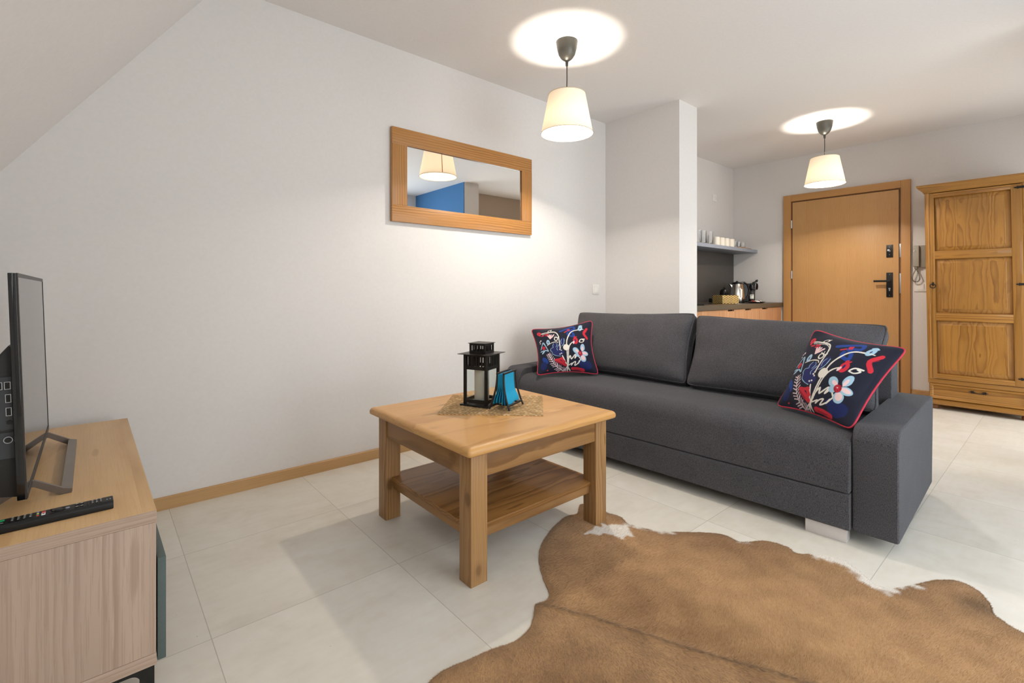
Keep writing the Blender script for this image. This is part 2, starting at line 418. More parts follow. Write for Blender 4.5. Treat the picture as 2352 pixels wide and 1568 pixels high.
# garden window in the wall behind the camera
gx0, gx1, gz0, gz1 = 1.0, 3.5, .12, 2.25
slab('wall_window', XK-.12, gx0, YR-.12, YR, 0, ZC, M['wall'])
slab('wall_window.001', gx1, XB, YR-.12, YR, 0, ZC, M['wall'])
slab('wall_window.002', gx0, gx1, YR-.12, YR, 0, gz0, M['wall'])
slab('wall_window.003', gx0, gx1, YR-.12, YR, gz1, ZC, M['wall'])
w1 = struct(thing('window_1', 'white framed balcony window behind the camera', 'window', (gx0, YR-.06, gz0)))
fr = MB(); W_, H_ = gx1-gx0, gz1-gz0
fr.box(0, W_, -.03, .03, 0, .06).box(0, W_, -.03, .03, H_-.06, H_).box(0, .06, -.03, .03, .06, H_-.06).box(W_-.06, W_, -.03, .03, .06, H_-.06).box(W_/2-.04, W_/2+.04, -.03, .03, .06, H_-.06)
fr.build('window_frame', M['plastic_white'], w1, False)
MB().box(.06, W_-.06, -.004, .004, .06, H_-.06).build('window_pane', M['pane'], w1, False)
w3 = struct(thing('added_hall_window', 'unseen white framed glazed door added to the hall wall for daylight', 'window', (hx0, YH-.56, 0)))  # unseen glazed door, added to brighten the hall and its ceiling
fr = MB(); W_ = hx1-hx0
fr.box(0, W_, -.03, .03, 0, .06).box(0, W_, -.03, .03, hz1-.06, hz1).box(0, .06, -.03, .03, .06, hz1-.06).box(W_-.06, W_, -.03, .03, .06, hz1-.06)
fr.build('window_frame', M['plastic_white'], w3, False)
MB().box(.06, W_-.06, -.004, .004, .06, hz1-.06).build('window_pane', M['pane'], w3, False)
w2 = struct(thing('window_2', 'white roof window in the sloping ceiling', 'window', (0, wy0, 0)))
fr = MB(); wl = wy1-wy0
def sp_(x, n): return (x-.812*n, slope_z(x)+.584*n)
def sbar(xa, xb, ya, yb, n0=.02, n1=.08): fr.prism([sp_(xa, n0), sp_(xb, n0), sp_(xb, n1), sp_(xa, n1)], 'Y', ya, yb)
sbar(wx0, wx1, 0, .05); sbar(wx0, wx1, wl-.05, wl); sbar(wx0, wx0+.03, .05, wl-.05); sbar(wx1-.03, wx1, .05, wl-.05)
fr.build('window_frame', M['plastic_white'], w2, False)
MB().prism([sp_(wx0+.03, .045), sp_(wx1-.03, .045), sp_(wx1-.03, .05), sp_(wx0+.03, .05)], 'Y', .05, wl-.05).build('window_pane', M['pane'], w2, False)
# skirting boards
struct(MB().prism([(YW, 0), (YW-.012, 0), (YW-.012, .056), (YW-.008, .06), (YW, .06)], 'X', XK, XC).build('baseboard_left', M['oak_trim'], None, False))
struct(MB().prism([(XD, 0), (XD-.012, 0), (XD-.012, .056), (XD-.008, .06), (XD, .06)], 'Y', -.55, 1.024).build('baseboard_back', M['oak_trim_y'], None, False))
struct(MB().prism([(XC, 0), (XC-.012, 0), (XC-.012, .056), (XC-.008, .06), (XC, .06)], 'Y', YC, YW-.012).build('baseboard_column', M['oak_trim_y'], None, False))

# entrance door
d1 = struct(thing('door_1', 'oak veneer entrance door with black lever handle in an oak frame', 'door', (XD, 1.6, 0)))
fy0, fy1, fi0, fi1, ft, fti = 1.026-1.6, 2.186-1.6, 1.100-1.6, 2.105-1.6, 2.132, 2.058
MB().box(-.035, .0, fi1, fy1, 0, ft, .003).box(-.035, 0, fy0, fi0, 0, ft, .003).build('door_frame', M['oak_door_v'], d1)
MB().box(-.035, 0, fi0, fi1, fti, ft, .003).build('frame_head', M['oak_door_h'], d1)
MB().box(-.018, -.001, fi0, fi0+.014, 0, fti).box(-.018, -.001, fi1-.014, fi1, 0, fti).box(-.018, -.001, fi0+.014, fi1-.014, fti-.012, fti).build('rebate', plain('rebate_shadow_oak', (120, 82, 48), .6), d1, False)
MB().box(-.014, -.001, fi0+.014, fi1-.014, 0, .014).build('threshold', M['chrome'], d1, False)
leaf = MB().box(-.028, -.002, fi0+.018, fi1-.016, .016, fti-.014, .002).build('door_leaf', M['oak_door'], d1)
def leafpart(n, m, mb, **k): return mb.build(n, m, leaf, **k)
py0, py1 = 1.164-1.6, 1.217-1.6
leafpart('handle_plate', M['black_plastic'], MB().box(-.038, -.028, py0, py1, .966, 1.214, .002))
leafpart('door_lever', M['black_plastic'], MB().cyl((-.036, 1.19-1.6, 1.128), (-.085, 1.19-1.6, 1.128), .011, 14).box(-.095, -.077, 1.178-1.6, 1.312-1.6, 1.118, 1.138, .003))
leafpart('key_cylinder', M['chrome'], MB().cyl((-.036, 1.19-1.6, 1.052), (-.043, 1.19-1.6, 1.052), .0085, 16).box(-.043, -.037, 1.1855-1.6, 1.1945-1.6, 1.028, 1.052, .002))
leafpart('lock_plate', M['black_plastic'], MB().box(-.038, -.028, py0, py1, 1.368, 1.494, .002))
leafpart('thumb_turn', M['chrome'], MB().cyl((-.036, 1.19-1.6, 1.432), (-.046, 1.19-1.6, 1.432), .009, 16).box(-.060, -.046, 1.186-1.6, 1.206-1.6, 1.428, 1.447, .004))
for zz in (1.395, 1.470, 1.195, .985):
    leafpart('plate_screw', M['chrome'], MB().cyl((-.037, 1.19-1.6, zz), (-.0395, 1.19-1.6, zz), .003, 10))
for za, zb in ((1.365, 1.500), (1.005, 1.205)):
    MB().box(-.030, -.017, fi0+.001, fi0+.012, za, zb, .001).build('strike_plate', M['chrome'], d1)
for za in (1.75, 1.17, .35):
    MB().cyl((-.034, fi1-.008, za), (-.034, fi1-.008, za+.09), .008, 12).build('hinge', M['chrome'], d1)

# ================================================================== SWITCHES AND INTERCOM
def switch(name, label, cat, loc, rz, w=.082, rocker=True):
    t = thing(name, label, cat, loc, rz)
    MB().box(-w/2, w/2, -.010, 0, -w/2, w/2, .003).build('cover_plate', M['plastic_white'], t)
    if rocker:
        MB().prism([(-.010, -w*.33), (-.0135, -w*.33), (-.0155, w*.33), (-.010, w*.33)], 'X', -w*.33, w*.33, .001).build('rocker', M['plastic_white'], t)
    else:
        MB().lathe([(.022, 0), (.020, .006), (.018, .006), (.017, -.004), (.0005, -.004)], n=28, cap0=False).xf(Matrix.Translation((0, -.0095, 0)) @ Matrix.Rotation(PI/2, 4, 'X')).build('socket_well', M['plastic_white'], t)
        for sx in (-1, 1): MB().cyl((sx*.0095, -.005, 0), (sx*.0095, -.0065, 0), .0028, 10).build('socket_hole', M['black_plastic'], t)
    return t
switch('light_switch', 'white light switch on the long wall above the left sofa arm', 'light switch', (3.395, YW, 1.045), 0, .086)
switch('light_switch', 'white light switch beside the wardrobe under the intercom handset', 'light switch', (XD, .955, 1.068), -PI/2, .090)
switch('wall_socket', 'white wall socket high above the kitchen shelf', 'socket', (5.61, YW, 2.142), 0, .085, False)
ic = thing('intercom', 'grey intercom handset with coiled cord on the wall beside the wardrobe', 'intercom', (XD, .965, 1.36), -PI/2)
# local x runs along -world y after the turn, local y runs into the wall
MB().box(-.004, .060, -.030, 0, -.100, .112, .006).build('base_unit', plain('intercom_base_grey', (142, 136, 124), .5), ic)
hs = MB().prism([(-.030, -.098), (-.052, -.092), (-.062, -.06), (-.060, .07), (-.055, .105), (-.030, .112)], 'X', -.040, .008, .006).build('handset', M['intercom'], ic)
MB().tube([(-.026, -.0625, .052), (-.026, -.0625, .070)], [.0055, .001], 8).build('emblem', M['plastic_white'], hs)
MB().box(-.030, -.006, -.045, -.020, -.118, -.096, .004).build('cord_grip', M['cord_grey'], ic)
loop = [(-.016, -.033, -.115)]
for i in range(1, 40):
    a = i/39; th = a*PI*2
    loop.append((-.016-.030*S(th)*(1 if a < .5 else .9)*-1*(-1), -.034-.01*S(a*PI), -.118-.125*S(a*PI)))
cp = []
for i in range(len(loop)-1):
    p, q = Vector(loop[i]), Vector(loop[i+1])
    for k in range(6):
        f_ = k/6; ph = (i*6+k)*1.05
        cp.append(p.lerp(q, f_)+Vector((.0042*C(ph), .0042*S(ph), .0035*S(ph*1.0))))
MB().tube(cp, .0022, 6).build('coiled_cord', M['cord_grey'], ic)

# ================================================================== MIRROR
mr = thing('wall_mirror', 'pine framed wide mirror hanging on the long white wall', 'mirror', (1.9885, YW, 1.7625))
hw, hh, fw = .5965, .2965, .105
MB().box(-hw, hw, -.030, -.004, hh-fw, hh, .0025).build('frame_rail', M['mirror_frame_h'], mr)
MB().box(-hw, hw, -.030, -.004, -hh, -hh+fw, .0025).build('frame_rail', M['mirror_frame_h'], mr)
for sx in (-1, 1):
    a_, b_ = sorted((sx*hw, sx*(hw-fw)))
    MB().box(a_, b_, -.030, -.004, -hh+fw, hh-fw, .0015).build('frame_stile', M['mirror_frame_v'], mr)
MB().box(-hw+fw-.004, hw-fw+.004, -.018, -.012, -hh+fw-.004, hh-fw+.004).build('mirror_glass', M['mirror'], mr, False)
MB().box(-hw+.02, hw-.02, -.012, 0, -hh+.02, hh-.02).build('back_board', M['dark_void'], mr, False)

# ================================================================== PENDANT LAMPS
LAMP_W = 96.0
def pendant(label, x, y, seam_dir):
    t = thing('pendant_lamp', label, 'lamp', (x, y, ZC), 0, 'cone shade pendant lamps')
    MB().lathe([(.0655, 0), (.067, -.004), (.0655, -.012), (.061, -.045), (.051, -.080), (.036, -.103), (.020, -.116), (.011, -.120), (.010, -.124), (.0075, -.150), (.003, -.152)], n=40).build('canopy', M['canopy'], t)
    zt, zb = 2.240-ZC, 2.000-ZC
    MB().tube([(0, 0, -.150), (.001, 0, -.22), (0, .001, -.29), (0, 0, zt-.02)], .0032, 8).build('cord', M['cordblack'], t)
    rt_, rb_, n = .113, .159, 64
    sh = MB().lathe([(rt_, zt), (rt_+(rb_-rt_)*.33, zt+(zb-zt)*.33), (rt_+(rb_-rt_)*.66, zt+(zb-zt)*.66), (rb_, zb)], n=n, cap0=False, cap1=False).build('lamp_shade', M['shade'], t)
    for r_, z_ in ((rt_, zt), (rb_, zb)):
        MB().tube([(r_*C(2*PI*i/48), r_*S(2*PI*i/48), z_) for i in range(48)], .0022, 6, closed=True).build('shade_rim', M['shade_rim'], sh)
    a0 = math.atan2(seam_dir[1], seam_dir[0]); w = .040
    sm = MB(); V_ = []
    for k in range(2):
        r_, z_ = ((rt_, zt), (rb_, zb))[k]
        V_.append([sm.bm.verts.new(((r_+.0012)*C(a0+j*w/2), (r_+.0012)*S(a0+j*w/2), z_+(.003 if k else -.003))) for j in (-1, 0, 1)])
    for j in range(2): sm.bm.faces.new((V_[0][j], V_[1][j], V_[1][j+1], V_[0][j+1]))
    sm.build('shade_seam', M['shade_seam'], sh)
    sp = MB()
    for i in range(3):
        a = 2*PI*i/3+.5; sp.tube([(.02*C(a), .02*S(a), zt-.022), (rt_*C(a), rt_*S(a), zt-.002)], .0018, 6)
    sp.lathe([(.021, zt-.020), (.021, zt-.055), (.016, zt-.072), (.0001, zt-.072)], n=20)
    sp.build('bulb_holder', M['plastic_white'], t)
    zc_ = 2.075-ZC
    MB().lathe([(.010, zc_+.085), (.010, zc_+.045), (.016, zc_+.022), (.021, zc_+.004), (.021, zc_-.006), (.014, zc_-.018), (.0005, zc_-.023)], n=24).build('bulb', M['bulb'], t)
    ld = bpy.data.lights.new('bulb_light', 'POINT'); ld.energy = LAMP_W; ld.shadow_soft_size = .027; ld.color = (1.0, .91, .80)
    lo = bpy.data.objects.new('bulb_light', ld); COL.objects.link(lo); lo.parent = t; lo.location = (0, 0, zc_-.002)
    return t
pendant('linen pendant lamp hanging over the coffee table and sofa', 2.197, 2.029, (-2.2+1.0, 3.51))
pendant('linen pendant lamp hanging in front of the entrance door', 5.017, 1.459, (1, .6))

# ================================================================== COFFEE TABLE
X0, X1, Y0, Y1 = .978, 1.720, 1.351, 2.071
tb = thing('coffee_table', 'square pine coffee table with a lower shelf beside the sofa', 'table', ((X0+X1)/2, (Y0+Y1)/2, 0))
hx, hy, L = (X1-X0)/2, (Y1-Y0)/2, .072
ox = .034
topprof = [(-.0, .463), (.006, .463)]
def tabletop(mb, hx, hy):
    prof = [(-.06, .463), (-.008, .4635), (-.0015, .468), (0, .476), (-.001, .4835), (-.005, .490), (-.012, .4945), (-.020, .4965), (-.026, .497)]
    bm = mb.bm; rings = []
    for off, z in prof:
        r = max(.001, .014+off*.5) if off > -.025 else .002; pts = []
        for sx, sy, a0 in ((1, 1, 0), (-1, 1, PI/2), (-1, -1, PI), (1, -1, 3*PI/2)):
            for k in range(5):
                a = a0+k*PI/8
                pts.append((sx*(hx+off-r)+r*C(a), sy*(hy+off-r)+r*S(a), z))
        rings.append([bm.verts.new(p) for p in pts])
    n = len(rings[0])
    for a, b in zip(rings, rings[1:]):
        for i in range(n): bm.faces.new((a[i], a[(i+1) % n], b[(i+1) % n], b[i]))
    bm.faces.new(rings[0][::-1]); bm.faces.new(rings[-1])
    return mb
tabletop(MB(), hx+ox, hy+ox).build('tabletop', M['pine_top'], tb, ang=50)
first = None
for sx, sy in ((-1, -1), (1, -1), (-1, 1), (1, 1)):
    o = MB().box(-L/2, L/2, -L/2, L/2, 0, .463, .003).build('leg', M['pine_leg'], tb)
    o.location = (sx*(hx-L/2), sy*(hy-L/2), 0); o.rotation_euler = (0, 0, random.choice((0, PI/2)))
ap0, ap1 = .372, .463
for sy in (-1, 1):
    y_ = sy*(hy-.016); MB().box(-hx+L, hx-L, y_-.011, y_+.011, ap0, ap1, .0015).build('apron', M['pine_ax'], tb)
for sx in (-1, 1):
    x_ = sx*(hx-.016); MB().box(x_-.011, x_+.011, -hy+L, hy-L, ap0, ap1, .0015).build('apron', M['pine_ay'], tb)
# lower shelf with notched corners, and its edge battens
s0, s1 = .171, .190; ix, iy = hx-.030, hy-.030; nx_ = hx-L; ny_ = hy-L
MB().prism([(-nx_, -iy), (nx_, -iy), (nx_, -ny_), (ix, -ny_), (ix, ny_), (nx_, ny_), (nx_, iy), (-nx_, iy), (-nx_, ny_), (-ix, ny_), (-ix, -ny_), (-nx_, -ny_)], 'Z', s0, s1, .002).build('lower_shelf', M['pine_shelf'], tb)
for sy in (-1, 1):
    y_ = sy*(hy-.048); MB().box(-hx+L, hx-L, y_-.010, y_+.010, .136, s0, .0015).build('shelf_rail', M['pine_ax'], tb)
for sx in (-1, 1):
    x_ = sx*(hx-.048); MB().box(x_-.010, x_+.010, -hy+L, hy-L, .136, s0, .0015).build('shelf_rail', M['pine_ay'], tb)
ZT = .497

# placemat, lantern, candle, napkins
mc = np.array([1.406, 1.760]); ma = math.atan2(-.318, .331)
mw, mh = .456, .386
nx, ny = 230, 190
gx, gy = np.meshgrid(np.linspace(-.5, .5, nx), np.linspace(-.5, .5, ny), indexing='ij')
px, py = gx*mw, gy*mh
row = py/.0125; ri = np.floor(row); fr_ = row-ri
ph = px/.017 + .5*(ri % 2) + .22*np.sin(ri*2.1)
tw = np.abs(np.sin(PI*(ph + (fr_-.5)*.7)))
h = .0028*np.sqrt(np.clip(np.sin(PI*fr_), 0, 1))*(.35+.65*tw)
edge = np.clip(np.minimum(.5-np.abs(gx), .5-np.abs(gy))*mw/.006, 0, 1)
zz = .0020+h*(.4+.6*edge)
wx = px+.0012*np.sin(py*90); wy = py+.0010*np.sin(px*80)
Vt = np.stack([wx, wy, zz], -1).reshape(-1, 3)
nse = rng.random((nx, ny))
cl = np.array(lin((214, 176, 126))[:3]); cd = np.array(lin((108, 78, 46))[:3]); cg = np.array(lin((236, 206, 160))[:3])
f1 = np.clip(h/.0028, 0, 1)[..., None]; colr = cd*(1-f1)+cl*f1
rr = np.sin(ri*12.9898+np.floor(ph)*78.233)*43758.5; rr = rr-np.floor(rr)
colr = colr*(.72+.5*rr[..., None]) ; colr = np.where((rr > .78)[..., None], colr*.5+cg*.55*f1, colr)
colr *= (.88+.24*nse[..., None])
idx = np.arange(nx*ny).reshape(nx, ny)
F = np.stack([idx[:-1, :-1], idx[1:, :-1], idx[1:, 1:], idx[:-1, 1:]], -1).reshape(-1, 4)
Vb = Vt.copy(); Vb[:, 2] = 0.0
bd = np.concatenate([idx[:, 0], idx[-1, 1:], idx[-2::-1, -1], idx[0, -2:0:-1]])
nb = len(Vt); bd2 = np.roll(bd, -1)
sd = np.stack([bd, bd2, bd2+nb, bd+nb], -1)
pm = npmesh('placemat', np.concatenate([Vt, Vb]), np.concatenate([F, sd[:, ::-1], (F+nb)[:, ::-1]]), M['seagrass'], None, np.concatenate([colr.reshape(-1, 3)]*2))
tag(place(pm, (mc[0], mc[1], ZT), ma), 'woven seagrass placemat lying askew on the coffee table', 'placemat')
ZM = ZT+.0052

ln = thing('lantern', 'black metal lantern with slotted roof on the woven placemat', 'lantern', (1.365, 1.800, ZM-.0008), math.atan2(.375, .925))
b2 = .062; mt = M['lantern']
MB().box(-.074, .074, -.074, .074, 0, .007, .001).build('base_plate', mt, ln)
for sx in (-1, 1):
    for sy in (-1, 1):
        a_, b_ = sorted((sx*b2, sx*(b2-.012))); c_, d_ = sorted((sy*b2, sy*(b2-.012)))
        MB().box(a_, b_, c_, d_, .007, .236, .0006).build('post', mt, ln)
def ringrail(hw, t, z0, z1): 
    m_ = MB()
    m_.box(-hw, hw, -hw, -hw+t, z0, z1).box(-hw, hw, hw-t, hw, z0, z1).box(-hw, -hw+t, -hw+t, hw-t, z0, z1).box(hw-t, hw, -hw+t, hw-t, z0, z1)
    return m_
ringrail(b2-.001, .006, .014, .030).build('bottom_rail', mt, ln, False)
def grille(hw, z0, z1, bars, rail0, rail1, t=.0025):
    m_ = MB()
    for k in range(4):
        q_ = MB()
        q_.box(-hw, hw, -hw, -hw+t, z1-rail1, z1).box(-hw, hw, -hw, -hw+t, z0, z0+rail0)
        for x_, w_ in bars: q_.box(hw*x_-w_/2, hw*x_+w_/2, -hw, -hw+t, z0+rail0, z1-rail1)
        q_.xf(Matrix.Rotation(k*PI/2, 4, 'Z'))
        tmp = bpy.data.meshes.new('t'); q_.bm.to_mesh(tmp); m_.bm.from_mesh(tmp); q_.bm.free(); bpy.data.meshes.remove(tmp)
    return m_
bars = [(-.88, .010), (-.70, .0035), (-.56, .0060), (-.30, .013), (-.10, .0040), (.10, .010), (.34, .0080), (.58, .010), (.76, .0035), (.90, .010)]
grille(b2-.002, .166, .236, bars, .016, .010).build('upper_grille', mt, ln, False)
MB().box(-.082, .082, -.082, .082, .236, .2385, .0006).build('roof_plate', mt, ln)
grille(.042, .2385, .284, [(-.86, .009), (-.5, .006), (-.12, .010), (.3, .008), (.62, .004), (.9, .008)], .012, .008).build('neck_grille', mt, ln, False)
MB().box(-.047, .047, -.047, .047, .284, .2865, .0006).build('top_plate', mt, ln)
MB().tube([(.042+.020*S(a), 0, .262+.017*C(a)) for a in np.linspace(0, PI, 15)], .0016, 8).build('carry_ring', mt, ln)
for k in range(4):
    o = MB().box(-b2+.013, b2-.013, -b2+.0055, -b2+.007, .031, .165).build('glass_pane', M['pane'], ln, False); o.rotation_euler = (0, 0, k*PI/2)
cd_ = thing('pillar_candle', 'white pillar candle standing inside the black lantern', 'candle', (1.365, 1.800, ZM+.0062), .3)
MB().lathe([(.033, 0), (.0345, .004), (.0345, .150), (.033, .157), (.026, .160), (.010, .158), (.0008, .157)], n=36).build('wax', M['candle'], cd_)
MB().tube([(0, 0, .156), (.001, 0, .164), (.003, 0, .169)], .0012, 6).build('wick', M['wick'], cd_)

na = math.atan2(.399, .917)
nh = thing('napkin_holder', 'black metal napkin holder standing on the woven placemat', 'napkin holder', (1.405, 1.6675, ZM), na)
def prof_off(z):  # half spread of the frames at height z (0..0.165)
    a = z/.165; return .016+.036*(1-a)**2.2
hwid = .0715
for s_ in (-1, 1):
    m_ = MB(); zs = np.linspace(.004, .161, 14)
    for sx in (-1, 1): m_.tube([(sx*(hwid-.012*(z/.16)), s_*prof_off(z), z) for z in zs], .0043, 10)
    m_.tube([(-(hwid-.012)-.004, s_*prof_off(.161), .161), ((hwid-.012)+.004, s_*prof_off(.161), .161)], .0043, 10)
    m_.tube([(-hwid+.002, s_*prof_off(.022), .022), (hwid-.002, s_*prof_off(.022), .022)], .0048, 10)
    m_.build('side_frame', mt, nh)
for sx in (-.045, .045): MB().tube([(sx, -prof_off(.022), .021), (sx, prof_off(.022), .021)], .0032, 8).build('cross_wire', mt, nh)
def napkin(k):
    nu, nv = 14, 22; V, F = [], []
    off = (k-2.5)*.0040; tilt = (k-2.5)*.004
    for i in range(nu):
        for j in range(nv):
            u_ = i/(nu-1)-.5; v_ = j/(nv-1)
            narrow = 1-.16*math.exp(-((v_-.38)/.16)**2)
            x = u_*.116*narrow+(-.004)
            z = .026+v_*(.136-.002*abs(k-2.5))
            spread = (1-v_)**2
            y = off*(1+2.0*spread)+ .010*S(v_*5.0+.4)*spread*(k-2.5)*.5 + .0016*S(u_*9+k)*(1-v_)
            V.append((x, y, z+.004*spread*S(u_*7+k*1.3)))
    for i in range(nu-1):
        for j in range(nv-1):
            a = i*nv+j; F.append((a, a+nv, a+nv+1, a+1))
    o = npmesh('napkin', V, F, M['napkin'] if k in (0, 5) or k % 2 == 0 else M['napkin2'])
    md = o.modifiers.new('thick', 'SOLIDIFY'); md.thickness = .0024; md.offset = 0
    return o
for k in range(6):
    o = napkin(k); place(o, (1.405, 1.6675, ZM), na)
    lb = ('frontmost turquoise paper napkin in the black holder' if k == 0 else 'rearmost turquoise paper napkin beside the lantern' if k == 5 else 'folded turquoise paper napkin in the middle of the packed holder')
    tag(o, lb, 'napkin', 'turquoise napkins in the holder')

# ================================================================== SOFA
TH = math.radians(2.0)
sf = thing('sofa', 'charcoal grey sofa with two rounded arms beside the coffee table', 'sofa', (2.331, .428, 0), TH)
# local x = depth, local y = length (to the far wall)
Ls = 2.26; AW = .152; ZB = .050
def rr_prof(pts, rads, seg=6):
    """round the corners of a polygon"""
    out = []; n = len(pts)
    for i, p in enumerate(pts):
        r = rads[i]
        if r <= 0: out.append(p); continue
        p = Vector(p); a = (Vector(pts[i-1])-p).normalized(); b = (Vector(pts[(i+1) % n])-p).normalized()
        ang = a.angle(b); dist = r/math.tan(ang/2); c_ = p+(a+b).normalized()*(r/S(ang/2))
        s_, e_ = p+a*dist, p+b*dist
        v0, v1 = s_-c_, e_-c_; a0 = math.atan2(v0.y, v0.x); a1 = math.atan2(v1.y, v1.x)
        da = (a1-a0+PI) % (2*PI)-PI
        for k in range(seg+1):
            t_ = a0+da*k/seg; out.append((c_.x+r*C(t_), c_.y+r*S(t_)))
    return out
def arm(y0, y1):
    prof = rr_prof([(0, ZB), (.90, ZB), (.94, .490), (0, .482)], [.012, .012, .03, .065])
    return MB().prism(prof, 'Y', y0, y1, .014, 3)
arm(0, AW).build('armrest', M['sofa'], sf)
arm(Ls-AW, Ls).build('armrest', M['sofa'], sf)
MB().prism(rr_prof([(-.022, ZB+.004), (.80, ZB+.004), (.80, .205), (-.030, .205)], [.012, .01, .01, .008]), 'Y', AW+.003, Ls-AW-.003, .006).build('base', M['sofa'], sf)
MB().prism(rr_prof([(-.030, .208), (.72, .208), (.72, .452), (-.012, .440)], [.008, .01, .02, .085], 8), 'Y', AW+.003, Ls-AW-.003, .016, 3).build('seat', M['sofa'], sf)
MB().prism(rr_prof([(.70, ZB+.01), (.88, ZB+.01), (.86, .735), (.70, .745)], [.01, .01, .03, .03]), 'Y', AW-.02, Ls-AW+.02, .02, 3).build('back_frame', M['sofa'], sf)
for y_ in (AW+.015, Ls-AW-.165):
    for x_ in (-.012, .70): MB().box(x_, x_+.055, y_, y_+.15, 0, ZB+.004, .002).build('foot', M['plinthfoot'], sf)

def softgrid(corn, nu, nv, thick, edge=0.0, pinch=.03, pw=2.4, qw=.55, wr=.004, seed=0, rnd=.0, fmax=11):
    """pillow between 4 corners BL, BR, TR, TL: returns front and back vertex grids"""
    BL, BR, TR, TL = [np.array(c, float) for c in corn]
    s, t = np.meshgrid(np.linspace(0, 1, nu), np.linspace(0, 1, nv), indexing='ij')
    # pinch edges inward between the corners
    ps = pinch*(4*s*(1-s)); pt = pinch*(4*t*(1-t))
    s2 = s+(.5-s)*2*pt*np.abs(2*s-1)**1.5; t2 = t+(.5-t)*2*ps*np.abs(2*t-1)**1.5
    if rnd:
        cr = rnd*(np.abs(2*s-1)*np.abs(2*t-1))**9; s2 = s2+(.5-s2)*2*cr; t2 = t2+(.5-t2)*2*cr
    P = (((1-s2)*(1-t2))[..., None]*BL+(s2*(1-t2))[..., None]*BR+(s2*t2)[..., None]*TR+((1-s2)*t2)[..., None]*TL)
    N = np.cross(((BR-BL)+(TR-TL)), ((TL-BL)+(TR-BR))); N /= np.linalg.norm(N)
    b = (np.clip(1-np.abs(2*s-1)**pw, 0, 1)*np.clip(1-np.abs(2*t-1)**pw, 0, 1))**qw
    w = np.zeros_like(s)
    r_ = np.random.default_rng(seed)
    for k in range(14):
        a = r_.uniform(0, 2*PI); fq = r_.uniform(3, fmax); ph = r_.uniform(0, 6.28)
        w += np.sin((s*C(a)+t*S(a))*fq*2+ph)*r_.uniform(.4, 1)/14*3
    ed = np.exp(-np.minimum(np.minimum(s, 1-s), np.minimum(t, 1-t))/.12)
    wv = wr*w*(.4+1.2*ed)*np.clip(b*3, 0, 1)
    return s, t, P, N, b*thick/2, wv
def pillowmesh(name, corn, nu, nv, thick, mat, parent=None, colfn=None, edge=0.0, **kw):
    s, t, P, N, hgt, wv = softgrid(corn, nu, nv, thick, **kw)
    e_ = edge/2
    Fp = P+N*(hgt+wv+e_)[..., None]; Bp = P-N*(hgt+e_)[..., None]
    idx = np.arange(nu*nv).reshape(nu, nv)
    F = np.stack([idx[:-1, :-1], idx[1:, :-1], idx[1:, 1:], idx[:-1, 1:]], -1).reshape(-1, 4)
    bd = np.concatenate([idx[:, 0], idx[-1, 1:], idx[-2::-1, -1], idx[0, -2:0:-1]]); bd2 = np.roll(bd, -1)
    nb = nu*nv
    sd = np.stack([bd, bd+nb, bd2+nb, bd2], -1)
    V = np.concatenate([Fp.reshape(-1, 3), Bp.reshape(-1, 3)]); FF = np.concatenate([F, (F+nb)[:, ::-1], sd])
    col = None
    if colfn is not None:
        cf = colfn(s, t).reshape(-1, 3); cb = np.tile(np.array(lin((26, 28, 46))[:3]), (nb, 1)); col = np.concatenate([cf, cb])
    o = npmesh(name, V, FF, mat, parent, col)
    ring = P.reshape(-1, 3)[bd]
    return o, ring

def sofa_local(o): o.location = (2.331, .428, 0); o.rotation_euler = (0, 0, TH)
# loose back cushions (boxy, with an edge band)
def backcushion(corn, label, seed, ring_r=.004):
    t = thing('back_cushion', label, 'cushion', (2.331, .428, 0), TH, 'loose back cushions of the sofa')
    o, ring = pillowmesh('cover', corn, 60, 40, .150, M['sofa'], t, None, edge=.070, pinch=.030, pw=2.6, qw=.5, wr=.010, seed=seed, rnd=.02)
    s, tt, P, N, hgt, wv = softgrid(corn, 60, 40, .150, pinch=.030, pw=2.6, qw=.5, wr=.010, seed=seed, rnd=.02)
    idx = np.arange(60*40).reshape(60, 40)
    bd = np.concatenate([idx[:, 0], idx[-1, 1:], idx[-2::-1, -1], idx[0, -2:0:-1]])
    MB().tube([tuple(p) for p in (P.reshape(-1, 3)+N*.035)[bd]], ring_r, 6, closed=True).build('front_seam', M['sofa'], t)
    return t
# corners are BL, BR, TR, TL as seen from the front (length falls to the right)
backcushion([(.405, 2.000, .452), (.415, 1.060, .452), (.625, 1.100, .872), (.625, 2.060, .846)], 'charcoal back cushion on the wall side of the sofa', 3)
backcushion([(.395, 1.060, .452), (.395, .130, .452), (.630, .122, .846), (.625, 1.104, .858)], 'charcoal back cushion on the wardrobe side of the sofa', 8)

